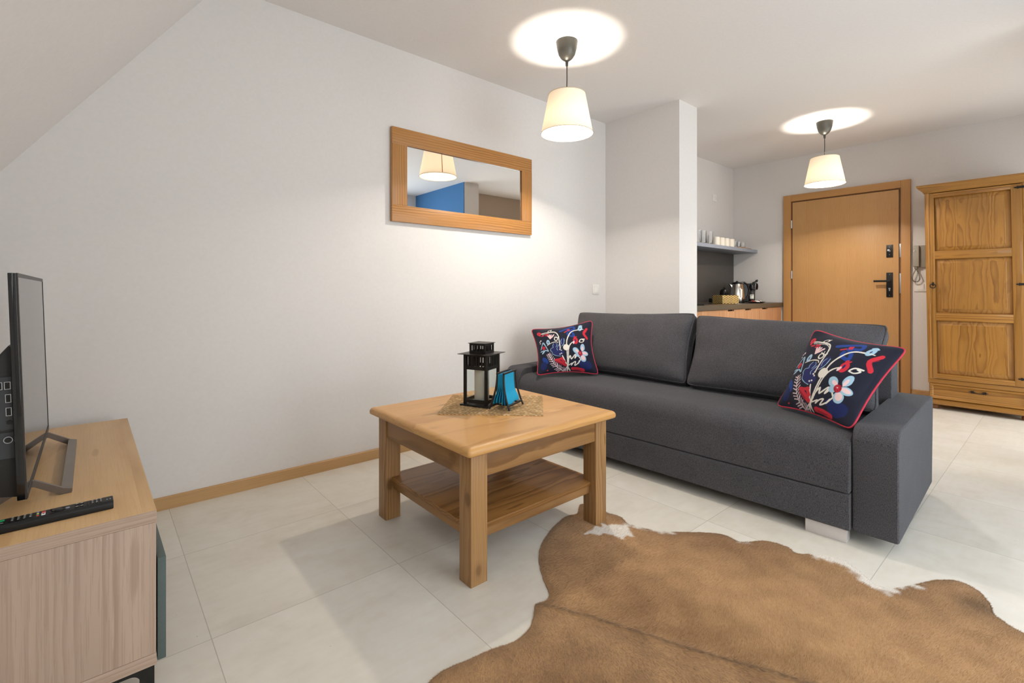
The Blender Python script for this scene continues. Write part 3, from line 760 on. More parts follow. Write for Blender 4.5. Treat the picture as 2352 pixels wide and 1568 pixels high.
# ---------------------------------------------------------------- printed cotton cushions
def paint_print(s, t):
    n = s.shape; out = np.tile(np.array(lin((25, 27, 44))[:3]), n+(1,))
    c = {k: np.array(lin(v)[:3]) for k, v in dict(w=(228, 222, 212), r=(200, 42, 58), dr=(150, 30, 48), p=(236, 202, 204), lb=(160, 194, 216), b=(28, 62, 138), b2=(24, 36, 88), n2=(32, 36, 92), pw=(226, 206, 212)).items()}
    # print laid out on a 700 x 600 drawing
    X = 290+s*705-35*t*(1-s)*0; Y = 790-t*600
    soft = 1.6
    def put(mask, k):
        nonlocal out
        m = np.clip(mask, 0, 1)[..., None]; out = out*(1-m)+c[k]*m
    wob = 1.5*np.sin(X*.11)+1.5*np.cos(Y*.13)
    def line(pts, w, k):
        if len(pts) > 2:
            Q = [pts[0]]+list(pts)+[pts[-1]]; sm_ = []
            for i in range(1, len(Q)-2):
                p0, p1, p2, p3 = [np.array(q, float) for q in Q[i-1:i+3]]
                for u in (0, .25, .5, .75): sm_.append(.5*((2*p1)+(-p0+p2)*u+(2*p0-5*p1+4*p2-p3)*u*u+(-p0+3*p1-3*p2+p3)*u**3))
            pts = sm_+[np.array(pts[-1], float)]
        d = np.full(n, 1e9)
        for (x0, y0), (x1, y1) in zip(pts, pts[1:]):
            dx, dy = x1-x0, y1-y0; L2 = dx*dx+dy*dy+1e-9
            u = np.clip(((X-x0)*dx+(Y-y0)*dy)/L2, 0, 1)
            d = np.minimum(d, np.hypot(X-x0-u*dx, Y-y0-u*dy))
        put((w/2+wob*.25-d)/soft+.5, k)
    def ell(cx, cy, rx, ry, k, rot=0):
        a = math.radians(rot); u = (X-cx)*C(a)+(Y-cy)*S(a); v = -(X-cx)*S(a)+(Y-cy)*C(a)
        put((1-np.hypot(u/rx, v/ry))*min(rx, ry)/soft+.5+wob*.2, k)
    def ring(cx, cy, rx, ry, w, k, rot=0):
        a = math.radians(rot); u = (X-cx)*C(a)+(Y-cy)*S(a); v = -(X-cx)*S(a)+(Y-cy)*C(a)
        d = np.abs(np.hypot(u/rx, v/ry)-1)*min(rx, ry); put((w/2-d)/soft+.5, k)
    # deep blue washes
    line([(615, 300), (680, 268), (760, 240), (772, 285), (700, 300), (740, 330), (760, 385), (700, 370), (690, 335)], 26, 'b')
    ell(395, 640, 50, 26, 'b', 50); ell(375, 700, 40, 50, 'b2'); ell(860, 715, 75, 50, 'b2', -20); ell(800, 690, 40, 30, 'b2')
    ell(535, 520, 50, 70, 'n2', 15); ell(565, 570, 62, 38, 'n2'); ell(620, 440, 24, 48, 'n2', 15)
    # thin white scribbles on the dark leaves
    for p in ([(522, 455), (508, 480), (512, 500), (482, 510), (478, 535), (492, 552), (500, 580), (540, 602), (582, 612)],
              [(548, 452), (560, 470), (545, 500)], [(578, 478), (552, 520), (560, 540)], [(620, 412), (606, 440), (612, 470)], [(645, 410), (642, 450), (628, 480), (606, 498)]):
        line(p, 4.5, 'lb')
    for x_, y_ in ((590, 520), (600, 545), (585, 535), (598, 580), (580, 588)): ell(x_, y_, 7, 5, 'w', 20)
    # stems
    line([(385, 300), (440, 292), (500, 292), (548, 297), (575, 330), (588, 380), (590, 450), (592, 515)], 10, 'w')
    line([(400, 312), (470, 306), (530, 304), (562, 322)], 5, 'w')
    line([(442, 466), (500, 443), (556, 438), (572, 452)], 7, 'w')
    line([(842, 303), (770, 308), (728, 330), (694, 385), (672, 440), (664, 500)], 12, 'w')
    line([(664, 520), (658, 600), (652, 700), (648, 735)], 11, 'w'); line([(690, 500), (676, 560), (668, 640), (655, 720)], 9, 'w')
    line([(768, 448), (730, 462), (700, 490), (682, 530)], 10, 'w')
    line([(604, 610), (628, 680), (652, 745), (670, 782)], 12, 'w')
    line([(655, 715), (640, 760)], 14, 'w')
    ell(657, 515, 34, 35, 'w')
    ring(557, 402, 19, 20, 9, 'w'); line([(540, 372), (552, 384)], 6, 'w'); line([(560, 362), (564, 382)], 6, 'w'); line([(594, 378), (576, 388)], 6, 'w')
    ring(498, 272, 22, 13, 6, 'w', -35); line([(512, 262), (524, 250)], 5, 'w')
    line([(815, 455), (838, 428), (890, 424)], 10, 'w'); line([(815, 458), (850, 462), (880, 440), (856, 432)], 9, 'w')
    # white lace leaves
    line([(660, 700), (668, 650), (690, 612), (698, 650), (740, 602), (752, 600), (738, 640), (770, 606), (800, 640)], 11, 'w')
    line([(664, 720), (700, 698), (690, 722), (715, 692), (742, 680), (728, 724), (776, 690), (788, 666), (770, 700), (800, 655), (815, 632)], 10, 'w')
    # fern
    ax = [(440, 562), (468, 620), (500, 690), (540, 745), (590, 780), (640, 772)]
    line(ax, 6, 'pw')
    pts = []
    for (x0, y0), (x1, y1) in zip(ax, ax[1:]):
        for k in range(3): pts.append((x0+(x1-x0)*k/3, y0+(y1-y0)*k/3, math.atan2(y1-y0, x1-x0)))
    for i, (x_, y_, a) in enumerate(pts[1:]):
        ln_ = 18+26*math.sin(min(1, (i+2)/7)*PI/2) - (max(0, i-10)*2)
        for sg in (-1, 1):
            b_ = a+PI+sg*(.95 if i < 12 else 1.2)
            line([(x_, y_), (x_+C(b_)*ln_, y_+S(b_)*ln_)], 6.5, 'pw' if i % 3 else 'p')
    line([(640, 740), (600, 782)], 9, 'pw'); line([(650, 750), (640, 790)], 9, 'pw')
    # reds
    ell(365, 290, 27, 26, 'r'); ell(370, 318, 12, 10, 'r'); ell(362, 288, 9, 8, 'dr')
    for p in ([(392, 334), (420, 328)], [(440, 322), (474, 318)], [(446, 340), (470, 336)], [(660, 322), (684, 306)], [(698, 284), (716, 276)], [(704, 298), (718, 292)]): line(p, 13, 'r')
    ell(772, 442, 29, 40, 'r'); line([(758, 402), (768, 392), (778, 404), (788, 394)], 10, 'r'); ell(768, 440, 7, 17, 'n2'); ell(748, 462, 9, 18, 'p', 20)
    line([(922, 302), (884, 355), (925, 412)], 30, 'r'); line([(900, 352), (924, 330)], 5, 'dr')
    line([(520, 650), (560, 648), (600, 640)], 22, 'r'); line([(540, 660), (600, 700), (625, 718)], 34, 'r'); line([(590, 640), (620, 680)], 26, 'r'); line([(530, 672), (590, 712)], 16, 'dr')
    line([(700, 762), (760, 762), (818, 772)], 34, 'r'); line([(720, 768), (790, 772)], 8, 'dr'); ell(420, 760, 8, 6, 'r')
    # pink leaf
    for q in ((468, 346), (488, 336), (508, 340), (538, 344), (520, 366)): line([(490, 388), q], 14, 'p')
    # pale blue pods and flowers
    ell(842, 284, 26, 38, 'lb', 12); line([(828, 250), (846, 240), (866, 252)], 10, 'lb'); ell(842, 284, 5, 13, 'n2', 10); line([(842, 300), (880, 302)], 6, 'w')
    ell(457, 430, 21, 31, 'lb'); ell(458, 432, 5, 12, 'n2')
    line([(345, 505), (365, 470), (385, 430), (402, 435), (432, 500), (447, 535), (410, 520), (378, 548), (360, 552), (392, 522), (340, 530)], 9, 'lb')
    line([(395, 440), (425, 480)], 6, 'lb'); ell(390, 492, 21, 21, 'r'); ell(392, 492, 8, 8, 'dr')
    ell(348, 408, 9, 6, 'pw'); ell(365, 396, 9, 8, 'pw'); ell(350, 428, 7, 6, 'pw')
    for x_, y_, rx, ry, ro in ((848, 520, 28, 40, 15), (762, 552, 38, 30, 35), (868, 584, 44, 26, 5), (838, 638, 36, 38, -10), (778, 600, 26, 22, 0)): ell(x_, y_, rx, ry, 'lb', ro)
    for x_, y_, rx, ry, ro in ((842, 535, 12, 30, 15), (778, 558, 26, 14, 25), (866, 582, 36, 15, 5), (838, 632, 24, 28, -10)): ell(x_, y_, rx, ry, 'p', ro)
    ell(810, 585, 27, 27, 'dr'); ring(806, 578, 12, 10, 5, 'r'); ring(816, 596, 9, 9, 5, 'r'); ell(806, 580, 4, 3, 'p')
    return out
def throwpillow(label, corn, thick, seed, wr, pinch):
    t = thing('throw_pillow', label, 'cushion', (2.331, .428, 0), TH, 'floral throw pillows on the sofa')
    o, ring = pillowmesh('cover', corn, 260, 240, thick, M['print'], t, paint_print, edge=.004, pinch=pinch, pw=2.0, qw=.62, wr=wr, seed=seed, rnd=.035, fmax=8)
    MB().tube([tuple(p) for p in ring[::3]], .0042, 8, closed=True).build('piping', M['piping'], t)
    return t
throwpillow('navy floral pillow at the wall end of the sofa', [(-.005, 1.940, .452), (.330, 1.662, .452), (.405, 1.775, .826), (.130, 2.135, .752)], .15, 5, .008, .075)
throwpillow('navy floral pillow slumped over the near sofa arm', [(.268, .530, .450), (.028, .158, .452), (.275, .004, .788), (.362, .384, .846)], .16, 11, .012, .055)

# ================================================================== COWHIDE RUG
RP = [(1337, 1158), (1325, 1180), (1300, 1187), (1268, 1215), (1245, 1250), (1238, 1280), (1242, 1310), (1252, 1340), (1261, 1362), (1257, 1378), (1232, 1388)]
RT = [(1337, 1158), (1393, 1178), (1425, 1188), (1445, 1205), (1500, 1218), (1540, 1222), (1620, 1224), (1665, 1230), (1700, 1245), (1760, 1243), (1810, 1258), (1830, 1272), (1880, 1275), (1930, 1285), (1965, 1305), (2000, 1335), (2030, 1352), (2060, 1352), (2110, 1342), (2150, 1333), (2190, 1334), (2225, 1345), (2255, 1365), (2275, 1390), (2281, 1408), (2300, 1425), (2330, 1445), (2352, 1455)]
RL = [(1232, 1388), (1227, 1402), (1222, 1430), (1208, 1452), (1180, 1475), (1130, 1492), (1085, 1512), (1020, 1540), (985, 1568)]
fl = lambda L_: [onfloor(*p)[:2] for p in L_]
up = fl(RT)[::-1]+fl(RP)[1:]           # from the right of the frame round to the spine start
lo_ = fl(RL)[1:]
sp0 = onfloor(1232, 1388)[:2]; sp1 = onfloor(1850, 1568)[:2]; sdv = (sp1-sp0)/np.linalg.norm(sp1-sp0)
# continue outside the frame
right_out = [np.array(p) for p in ((2.06, .02), (2.02, -.10), (2.02, -.22), (2.07, -.34), (2.02, -.45), (1.86, -.42), (1.75, -.30), (1.66, -.33))]
left_out = [np.array(p) for p in ((.56, 1.07), (.47, 1.00), (.42, .90), (.46, .80), (.55, .70), (.58, .55), (.56, .35), (.60, .15), (.68, .02), (.66, -.12), (.72, -.25), (.90, -.30), (1.05, -.24), (1.20, -.30), (1.36, -.27), (1.52, -.30))]
outl = up+lo_+left_out+right_out[::-1]
# smooth resample + ragged
def resample(P, step):
    P = np.array(P); Q = []
    n = len(P)
    for i in range(n):
        p0, p1, p2, p3 = P[i-1], P[i], P[(i+1) % n], P[(i+2) % n]
        m = max(1, int(np.linalg.norm(p2-p1)/step))
        for k in range(m):
            u = k/m
            Q.append(.5*((2*p1)+(-p0+p2)*u+(2*p0-5*p1+4*p2-p3)*u*u+(-p0+3*p1-3*p2+p3)*u**3))
    return np.array(Q)
OUT = resample(outl, .012)
OUT += (rng.random(OUT.shape)-.5)*.003
def inside(P, poly):
    x, y = P[:, 0], P[:, 1]; r = np.zeros(len(P), bool)
    a = poly; b = np.roll(poly, -1, 0)
    for (x0, y0), (x1, y1) in zip(a, b):
        c_ = ((y0 > y) != (y1 > y)) & (x < (x1-x0)*(y-y0)/(y1-y0+1e-12)+x0); r ^= c_
    return r
def polydist(P, Q, closed=True):
    d = np.full(len(P), 1e9)
    a = Q; b = np.roll(Q, -1, 0)
    if not closed: a, b = a[:-1], b[:-1]
    for p0, p1 in zip(a, b):
        e_ = p1-p0; u = np.clip(((P-p0)@e_)/(e_@e_+1e-12), 0, 1); d = np.minimum(d, np.hypot(*(P-p0-u[:, None]*e_).T))
    return d
def fnoise(P, sc, seed):
    r_ = np.random.default_rng(seed); v = np.zeros(len(P))
    for k in range(16):
        a = r_.uniform(0, 2*PI); f_ = sc*r_.uniform(.5, 2.2)
        v += np.sin((P[:, 0]*C(a)+P[:, 1]*S(a))*f_+r_.uniform(0, 6.28))
    return v/16**.5
spine = np.array([onfloor(*p)[:2] for p in ((1232, 1390), (1290, 1403), (1350, 1420), (1430, 1445), (1500, 1468), (1600, 1500), (1700, 1530), (1800, 1557), (1850, 1572))])
spine = np.concatenate([spine, [spine[-1]+sdv*.3, spine[-1]+sdv*.8]])
wspot = np.array([onfloor(*p)[:2] for p in ((1340, 1228), (1372, 1210), (1410, 1207), (1440, 1209), (1452, 1232), (1425, 1238), (1400, 1230), (1368, 1232))])
wfr = [np.array([onfloor(*p)[:2] for p in L_]) for L_ in (((1440, 1206), (1500, 1219), (1545, 1225)), ((1690, 1246), (1715, 1250)), ((1880, 1276), (1935, 1290), (1970, 1310), (2005, 1338), (2032, 1352)), ((2032, 1352), (2110, 1345)))]
def hidecol(P, jit=None):
    f_ = .5+.5*np.tanh(fnoise(P, 7, 1)*1.0); f2 = .5+.5*np.tanh(fnoise(P, 30, 2)); f3 = .5+.5*np.tanh(fnoise(P, 2.6, 6)*1.2)
    a = np.array(lin((124, 88, 52))[:3]); b = np.array(lin((190, 148, 102))[:3]); d = np.array(lin((92, 66, 40))[:3])
    m = np.clip(.05+.45*f_+.28*f2+.35*f3, 0, 1)[:, None]; c = a*(1-m)+b*m
    ds = polydist(P, spine, False); side = ((P-sp0)@np.array([sdv[1], -sdv[0]]))
    below = np.clip(-side/.06, 0, 1) if True else 0
    k = np.exp(-(ds/.0065)**2)[:, None]*.65; c = c*(1-k)+d*.8*k
    k = np.exp(-(ds/.05)**2)[:, None]*.08; c = c*(1-k)+d*k
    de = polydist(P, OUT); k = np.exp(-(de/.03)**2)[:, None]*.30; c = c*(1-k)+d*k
    W = np.array(lin((232, 224, 214))[:3])
    nz = fnoise(P, 90, 4)*.006
    k = np.where(inside(P+np.stack([nz, nz], 1), wspot), 1.0, 0.0)
    for q, wd in zip(wfr, (.020, .010, .044, .018)):
        k = np.maximum(k, np.clip((wd+nz*1.4-polydist(P, q, False))/.020, 0, 1))
    k = k[:, None]; c = c*(1-k)+W*k
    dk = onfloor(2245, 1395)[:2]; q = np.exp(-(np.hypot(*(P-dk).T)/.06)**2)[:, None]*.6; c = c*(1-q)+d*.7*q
    return c
mn, mx_ = OUT.min(0), OUT.max(0)
stp = .0125
gx, gy = np.meshgrid(np.arange(mn[0], mx_[0], stp), np.arange(mn[1], mx_[1], stp), indexing='ij')
GP = np.stack([gx.ravel(), gy.ravel()], 1)+(rng.random((gx.size, 2))-.5)*.005
GP = GP[inside(GP, OUT)]; GP = GP[polydist(GP, OUT) > .006]
allp = np.concatenate([OUT, GP]); no = len(OUT)
vo, eo, fo, *_ = geometry.delaunay_2d_cdt([Vector(p) for p in allp], [(i, (i+1) % no) for i in range(no)], [], 1, 1e-6)
vo = np.array([tuple(v) for v in vo]); fo = np.array(fo)
hz = .0045+.0015*np.tanh(fnoise(vo, 9, 9)); ds = polydist(vo, spine, False); hz += .004*np.exp(-(ds/.012)**2)
de = polydist(vo, OUT); hz = np.where(de < .001, .0012, hz*np.clip(de/.012, .35, 1))
top = np.concatenate([vo, hz[:, None]], 1); bot = np.concatenate([vo, np.zeros((len(vo), 1))+.0003], 1)
cc_ = hidecol(vo)
# orient upward
a_ = top[fo]; nrm = np.cross(a_[:, 1]-a_[:, 0], a_[:, 2]-a_[:, 0])[:, 2]; fo = np.where((nrm < 0)[:, None], fo[:, ::-1], fo)
rug = thing('cowhide_rug', 'brown cowhide rug with white patches on the tiled floor', 'rug', (0, 0, 0))
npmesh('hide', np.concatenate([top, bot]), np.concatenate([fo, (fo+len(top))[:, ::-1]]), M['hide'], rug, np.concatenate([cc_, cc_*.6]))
# short lying hair, one mesh
NB = 260000
tri = top[fo]; ar = np.abs(np.cross(tri[:, 1, :2]-tri[:, 0, :2], tri[:, 2, :2]-tri[:, 0, :2]))/2
ti = rng.choice(len(fo), NB, p=ar/ar.sum()); r1, r2 = rng.random(NB), rng.random(NB); sq = np.sqrt(r1)
B = tri[ti, 0]*(1-sq)[:, None]+tri[ti, 1]*(sq*(1-r2))[:, None]+tri[ti, 2]*(sq*r2)[:, None]
nbd = int(26000)
bi = rng.integers(0, no, nbd); ee = np.roll(OUT, -1, 0)[bi]-OUT[bi]
Bd = OUT[bi]+ee*rng.random((nbd, 1)); 
ctr = OUT.mean(0)
# hair falls away from the spine and slightly towards the tail
def hairdir(P):
    side = ((P-sp0)@np.array([sdv[1], -sdv[0]])); sg = np.tanh(side/.02)
    d = np.stack([sdv[1]*sg, -sdv[0]*sg], 1)*.75+sdv*.75
    a = fnoise(P, 6, 21)*.5; ca, sa = np.cos(a), np.sin(a)
    d = np.stack([d[:, 0]*ca-d[:, 1]*sa, d[:, 0]*sa+d[:, 1]*ca], 1)
    return d/np.linalg.norm(d, axis=1)[:, None]
nrmo = np.stack([ee[:, 1], -ee[:, 0]], 1); nrmo /= np.linalg.norm(nrmo, axis=1)[:, None]+1e-9
chk = inside(Bd+nrmo*.004, OUT); nrmo[chk] *= -1
D = hairdir(B[:, :2])+(rng.random((NB, 2))-.5)*.5
Dd = nrmo+.5*hairdir(Bd)+(rng.random((nbd, 2))-.5)*.9
BB = np.concatenate([B, np.concatenate([Bd-nrmo*.004, np.full((nbd, 1), .002)], 1)]); DD = np.concatenate([D, Dd]); DD /= np.linalg.norm(DD, axis=1)[:, None]
n_ = len(BB); Lh = rng.uniform(.006, .011, n_); Lh[NB:] *= rng.uniform(.5, 1.0, nbd)
ris = rng.uniform(.0012, .0045, n_); ris[NB:] = rng.uniform(.0, .002, nbd)
wd = rng.uniform(.00025, .0005, n_)
Pp = np.stack([-DD[:, 1], DD[:, 0]], 1)
v0 = BB.copy(); v0[:, :2] -= Pp*wd[:, None]; v1 = BB.copy(); v1[:, :2] += Pp*wd[:, None]
v2 = BB.copy(); v2[:, :2] += DD*Lh[:, None]; v2[:, 2] += ris
HV = np.stack([v0, v1, v2], 1).reshape(-1, 3); HF = np.arange(n_*3).reshape(-1, 3)
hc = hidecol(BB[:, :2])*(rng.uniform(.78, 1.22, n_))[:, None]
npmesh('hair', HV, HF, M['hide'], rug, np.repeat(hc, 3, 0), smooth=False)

# ================================================================== TV UNIT, TELEVISION, REMOTE
UT = .480
TR_ = math.radians(.7)
tu = thing('tv_unit', 'light oak low TV unit with grey green doors under the television', 'cabinet', (.113, 1.499, 0), TR_)
# local: front face at x=0, near side at y=0
Dp, Lu, zb_ = -.40, 1.165, .092
MB().box(Dp, 0, 0, Lu, UT-.030, UT, .0012).build('top_panel', M['tvu_top'], tu)
MB().box(Dp+.001, -.0005, -.0006, .0005, UT-.0295, UT-.0006).build('edge_band', M['tvu_edge'], tu, False)
for y_ in (0, Lu-.018):
    MB().box(Dp, -.001, y_+.0006, y_+.018, zb_+.030, UT-.0305, .0006).build('side_panel', M['tvu_side'], tu)
MB().box(Dp, 0, 0, Lu, zb_, zb_+.0295, .0008).build('bottom_panel', M['tvu_edge'], tu)
MB().box(Dp, Dp+.008, .018, Lu-.018, zb_+.03, UT-.03).build('back_panel', M['dark_void'], tu, False)
MB().box(Dp+.008, -.004, .018, Lu-.018, .358, .374).build('inner_shelf', M['tvu_side'], tu, False)
for y0_, y1_ in ((.003, .388), (.392, .776), (.780, 1.162)):
    MB().box(.002, .020, y0_, y1_, zb_+.006, .356, .002).build('front_door', M['green'], tu)
def legframe(y):
    out = rr_prof([(-.385, 0), (-.004, 0), (-.004, zb_), (-.385, zb_)], [.004]*4, 3)
    m_ = MB(); bm = m_.bm
    o_ = [(-.385, 0), (-.004, 0), (-.004, zb_), (-.385, zb_)]
    i_ = rr_prof([(-.357, .020), (-.032, .020), (-.032, zb_-.010), (-.357, zb_-.010)], [.022]*4, 6)
    # outer ring resampled to the inner count
    n = len(i_); oo = []
    cx_, cz_ = -.1945, zb_/2
    for x_, z_ in i_:
        dx, dz = x_-cx_, z_-cz_; k = min((.1905)/abs(dx) if dx else 9, (zb_/2)/abs(dz) if dz else 9); oo.append((cx_+dx*k, cz_+dz*k))
    for j in (0, 7, 14, 21): pass
    A = [[bm.verts.new((p[0], yy, p[1])) for p in L_] for yy in (y, y+.030) for L_ in (oo, i_)]
    for k in range(n):
        q = (k+1) % n
        bm.faces.new((A[0][k], A[0][q], A[1][q], A[1][k])); bm.faces.new((A[2][k], A[3][k], A[3][q], A[2][q]))
        bm.faces.new((A[1][k], A[1][q], A[3][q], A[3][k])); bm.faces.new((A[0][k], A[2][k], A[2][q], A[0][q]))
    bmesh.ops.recalc_face_normals(bm, faces=bm.faces)
    return m_
legframe(.004).build('leg_frame', M['black_metal'], tu)
legframe(Lu-.034).build('leg_frame', M['black_metal'], tu)

tv = thing('television', 'black flat television on its stand on the oak TV unit', 'television', (-.130, 1.650, UT), math.radians(.4))
# local: x forward (screen side), y along the panel
ZL, ZH, Wt = .045, .593, .79
tilt = .012
def shear(mb): return mb.xf(Matrix(((1, 0, -.030, .0015), (0, 1, 0, 0), (0, 0, 1, 0), (0, 0, 0, 1))))
case = MB()
case.box(-.016, -.002, 0, Wt, ZL, ZH, .0015)
shear(case).build('panel_case', M['black_gloss'], tv)
bz = MB(); 
bz.box(-.002, .0015, 0, .009, ZL, ZH).box(-.002, .0015, Wt-.009, Wt, ZL, ZH).box(-.002, .0015, .009, Wt-.009, ZH-.010, ZH).box(-.002, .0022, .009, Wt-.009, ZL, ZL+.014)
shear(bz).build('bezel', M['tv_bezel'], tv, False)
shear(MB().box(-.002, .0004, .009, Wt-.009, ZL+.014, ZH-.010)).build('screen', M['screen'], tv, False)
rb = MB().prism([(-.016, ZL+.003), (-.016, ZL+.372), (-.022, ZL+.372), (-.075, ZL+.300), (-.085, ZL+.06), (-.060, ZL+.012)], 'Y', .022, Wt-.022, .004)
bxo = shear(rb).build('rear_housing', M['dark_plastic'], tv)
def port(mb, n='port', m=None): return shear(mb).build(n, m or M['chrome'], bxo, False)
yy = .0205
port(MB().box(-.052, -.018, .0195, .0225, ZL+.170, ZL+.298, .001), 'port_panel', M['port_panel'])
port(MB().box(-.048, -.018, .0195, .0225, ZL+.100, ZL+.164, .001), 'port_panel', M['port_panel'])
def frame_port(x0, x1, z0, z1):
    t_ = .0011
    port(MB().box(x0, x1, .0180, .0196, z0, z0+t_).box(x0, x1, .0180, .0196, z1-t_, z1).box(x0, x0+t_, .0180, .0196, z0+t_, z1-t_).box(x1-t_, x1, .0180, .0196, z0+t_, z1-t_), 'port_rim')
    port(MB().box(x0+t_, x1-t_, .0188, .0196, z0+t_, z1-t_), 'port_opening', M['black_plastic'])
frame_port(-.046, -.034, ZL+.268, ZL+.286); frame_port(-.031, -.020, ZL+.268, ZL+.286)
frame_port(-.030, -.020, ZL+.236, ZL+.256); frame_port(-.030, -.020, ZL+.204, ZL+.224)
port(MB().cyl((-.025, .0196, ZL+.188), (-.025, .0175, ZL+.188), .0048, 14), 'audio_jack', M['black_plastic'])
port(MB().tube([(-.028+.0075*C(a), .0180, ZL+.146+.0075*S(a)) for a in np.linspace(0, 2*PI, 20)[:-1]], .0012, 6, closed=True), 'aerial_socket')
port(MB().cyl((-.028, .0196, ZL+.146), (-.028, .0160, ZL+.146), .0045, 14), 'aerial_pin', M['black_plastic'])
# stand: two inverted V brackets joined by a front and a rear bar
st = MB(); ya, yb = .128, .700
def bracket(y0, y1):
    out = [(.078, 0), (.079, .012), (.062, .017), (.006, .052), (-.012, .052), (-.085, .014), (-.088, 0), (-.066, 0), (-.010, .034), (.004, .034), (.050, .003), (.055, 0)]
    st.prism(out, 'Y', y0, y1, .0008, 1)
bracket(ya, ya+.008); bracket(yb-.008, yb)
st.prism([(.055, 0), (.079, 0), (.079, .012), (.057, .018)], 'Y', ya+.008, yb-.008, .0008, 1)
st.prism([(-.088, 0), (-.066, 0), (-.068, .014), (-.085, .014)], 'Y', ya+.008, yb-.008, .0008, 1)
st.build('stand', M['alu'], tv)

rm = thing('remote_control', 'black remote control with white lettered keys on the TV unit', 'remote control', (.031, 1.600, UT), math.radians(180+1.0))
# local x runs from the near tip to the left, y thickness across (towards camera positive)
MB().prism(rr_prof([(-.026, 0), (.022, 0), (.022, .014), (.016, .0195), (-.022, .0195), (-.026, .014)], [.003, .003, .004, .004, .004, .004], 3), 'X', 0, .215, .002).build('remote_body', M['remote'], rm)
zt_ = .0190
def btn(x, y, w, h, m='btn', hh=.0022, mark=None, nm='button'):
    o = MB().box(x-w/2, x+w/2, y-h/2, y+h/2, zt_, zt_+hh, .0006, 1).build(nm, M[m], rm)
    if mark: MB().box(x-w*.28, x+w*.28, y-h*.18, y+h*.18, zt_+hh-.0003, zt_+hh+.0002).build('key_marking', M[mark], o, False)
    return o
for i, x_ in enumerate((.024, .032, .040)):
    for y_ in (-.012, -.003, .006): btn(x_, y_, .0055, .006, mark='btn_white')
for y_ in (-.013, -.006, .001, .008): btn(.049, y_, .003, .005)
for x_ in (.060, .069):
    for y_ in (-.011, .007): btn(x_, y_, .008, .005, mark='btn_white')
o = MB().lathe([(.013, zt_-.0005), (.013, zt_+.002), (.0115, zt_+.003), (.008, zt_+.0022), (.0072, zt_+.0035), (.0005, zt_+.0038)], .102, -.002, 32).build('direction_pad', M['btn'], rm)
MB().cyl((.086, -.002, zt_-.0005), (.086, -.002, zt_+.0018), .0042, 16).build('button', M['btn_grey'], rm)
for y_ in (-.014, .012): btn(.113, y_, .008, .005)
btn(.128, -.007, .007, .011, 'btn_red'); btn(.128, .005, .007, .012, 'btn_white', mark='label_ink')
for y_, m_ in ((-.013, 'btn_blu'), (-.0055, 'btn_yel'), (.001, 'btn_grn'), (.008, 'btn_red')): btn(.138, y_, .004, .005, m_)
for x_ in (.150, .160, .170, .180):
    for y_ in (-.012, -.003, .006): btn(x_, y_, .0055, .0055, mark='btn_white')
btn(.198, -.010, .010, .008, 'btn_grn'); btn(.196, .009, .008, .004, mark='btn_white')
for x_ in (.006, .012): MB().box(x_-.0012, x_+.0012, -.004, .002, zt_+.0004, zt_+.0008).build('lettering', M['btn_grey'], rm, False)

# ================================================================== WARDROBE
wr_ = thing('wardrobe', 'tall honey pine wardrobe with three panel door and bottom drawer', 'wardrobe', (5.55, .50, 0))
SH = Matrix(((1, 0, 0, 0), (0, 1, .016, -.016*.1), (0, 0, 1, 0), (0, 0, 0, 1)))   # the old piece leans a little sideways
def wb(mb, n, m, p=None, **k): return mb.xf(SH).build(n, m, p or wr_, **k)
yl, yr = .815-.5, .185-.5       # body left and right edges (y falls to the right)
depth = .535
wb(MB().box(.020, depth, yr+.01, yl-.004, .10, 1.885, .002), 'case', M['w_v'])
# frame stiles / rails around the door
def half_post(y0, y1, z0, z1):
    m_ = MB(); c_ = (y0+y1)/2; w_ = (y1-y0)/2
    prof = [(.020, y0), (.006, y0), (.004, y0+.004)]
    for k in range(9):
        a = PI*k/8; prof.append((.004-.018*S(a), c_-(w_-.006)*C(a)))
    prof += [(.004, y1-.004), (.006, y1), (.020, y1)]
    m_.prism(prof, 'Z', z0, z1); return m_
for y0_, y1_ in ((yl-.047, yl), (yr, yr+.047)):
    wb(half_post(y0_, y1_, .262, 1.885), 'corner_post', M['w_post'])
wb(MB().box(-.004, .020, yr, yl, .224, .262, .003), 'waist_rail', M['w_h'])
dl, dr = .781-.5, .220-.5
zb0, zb1 = .266, 1.880
dv = thing_door = wb(MB().box(.006, .020, dr, dl, zb0, zb1, .001), 'door', M['w_v'])
SW = .0305
def dpart(mb, n, m): return wb(mb, n, m, dv)
for y0_, y1_ in ((dl-SW, dl), (dr, dr+.062)): dpart(MB().box(-.014, .006, y0_, y1_, zb0, zb1, .0015), 'door_stile', M['w_v'])
yA, yB = dr+.062, dl-SW
rails = ((zb0, .312), (.771, .840), (1.306, 1.375), (1.842, zb1))
for z0_, z1_ in rails: dpart(MB().box(-.014, .006, yA, yB, z0_, z1_, .0015), 'door_rail', M['w_h'])
for (a0, a1), (b0, b1) in zip(rails, rails[1:]):
    z0_, z1_ = a1, b0; m_ = MB(); bm = m_.bm; bw = .036
    def rect(off, x): return [bm.verts.new((x, y_, z_)) for y_, z_ in ((yA+off, z0_+off), (yB-off, z0_+off), (yB-off, z1_-off), (yA+off, z1_-off))]
    R = [rect(0, .005), rect(.004, .003), rect(bw-.003, -.006), rect(bw, -.009)]
    for r0, r1_ in zip(R, R[1:]):
        for k in range(4): bm.faces.new((r0[k], r0[(k+1) % 4], r1_[(k+1) % 4], r1_[k]))
    bm.faces.new(R[-1])
    bmesh.ops.recalc_face_normals(bm, faces=bm.faces)
    if sum(f.normal.x for f in bm.faces) > 0: bmesh.ops.reverse_faces(bm, faces=bm.faces)
    dpart(m_, 'door_panel', M['w_panel'])
ky = .766-.5
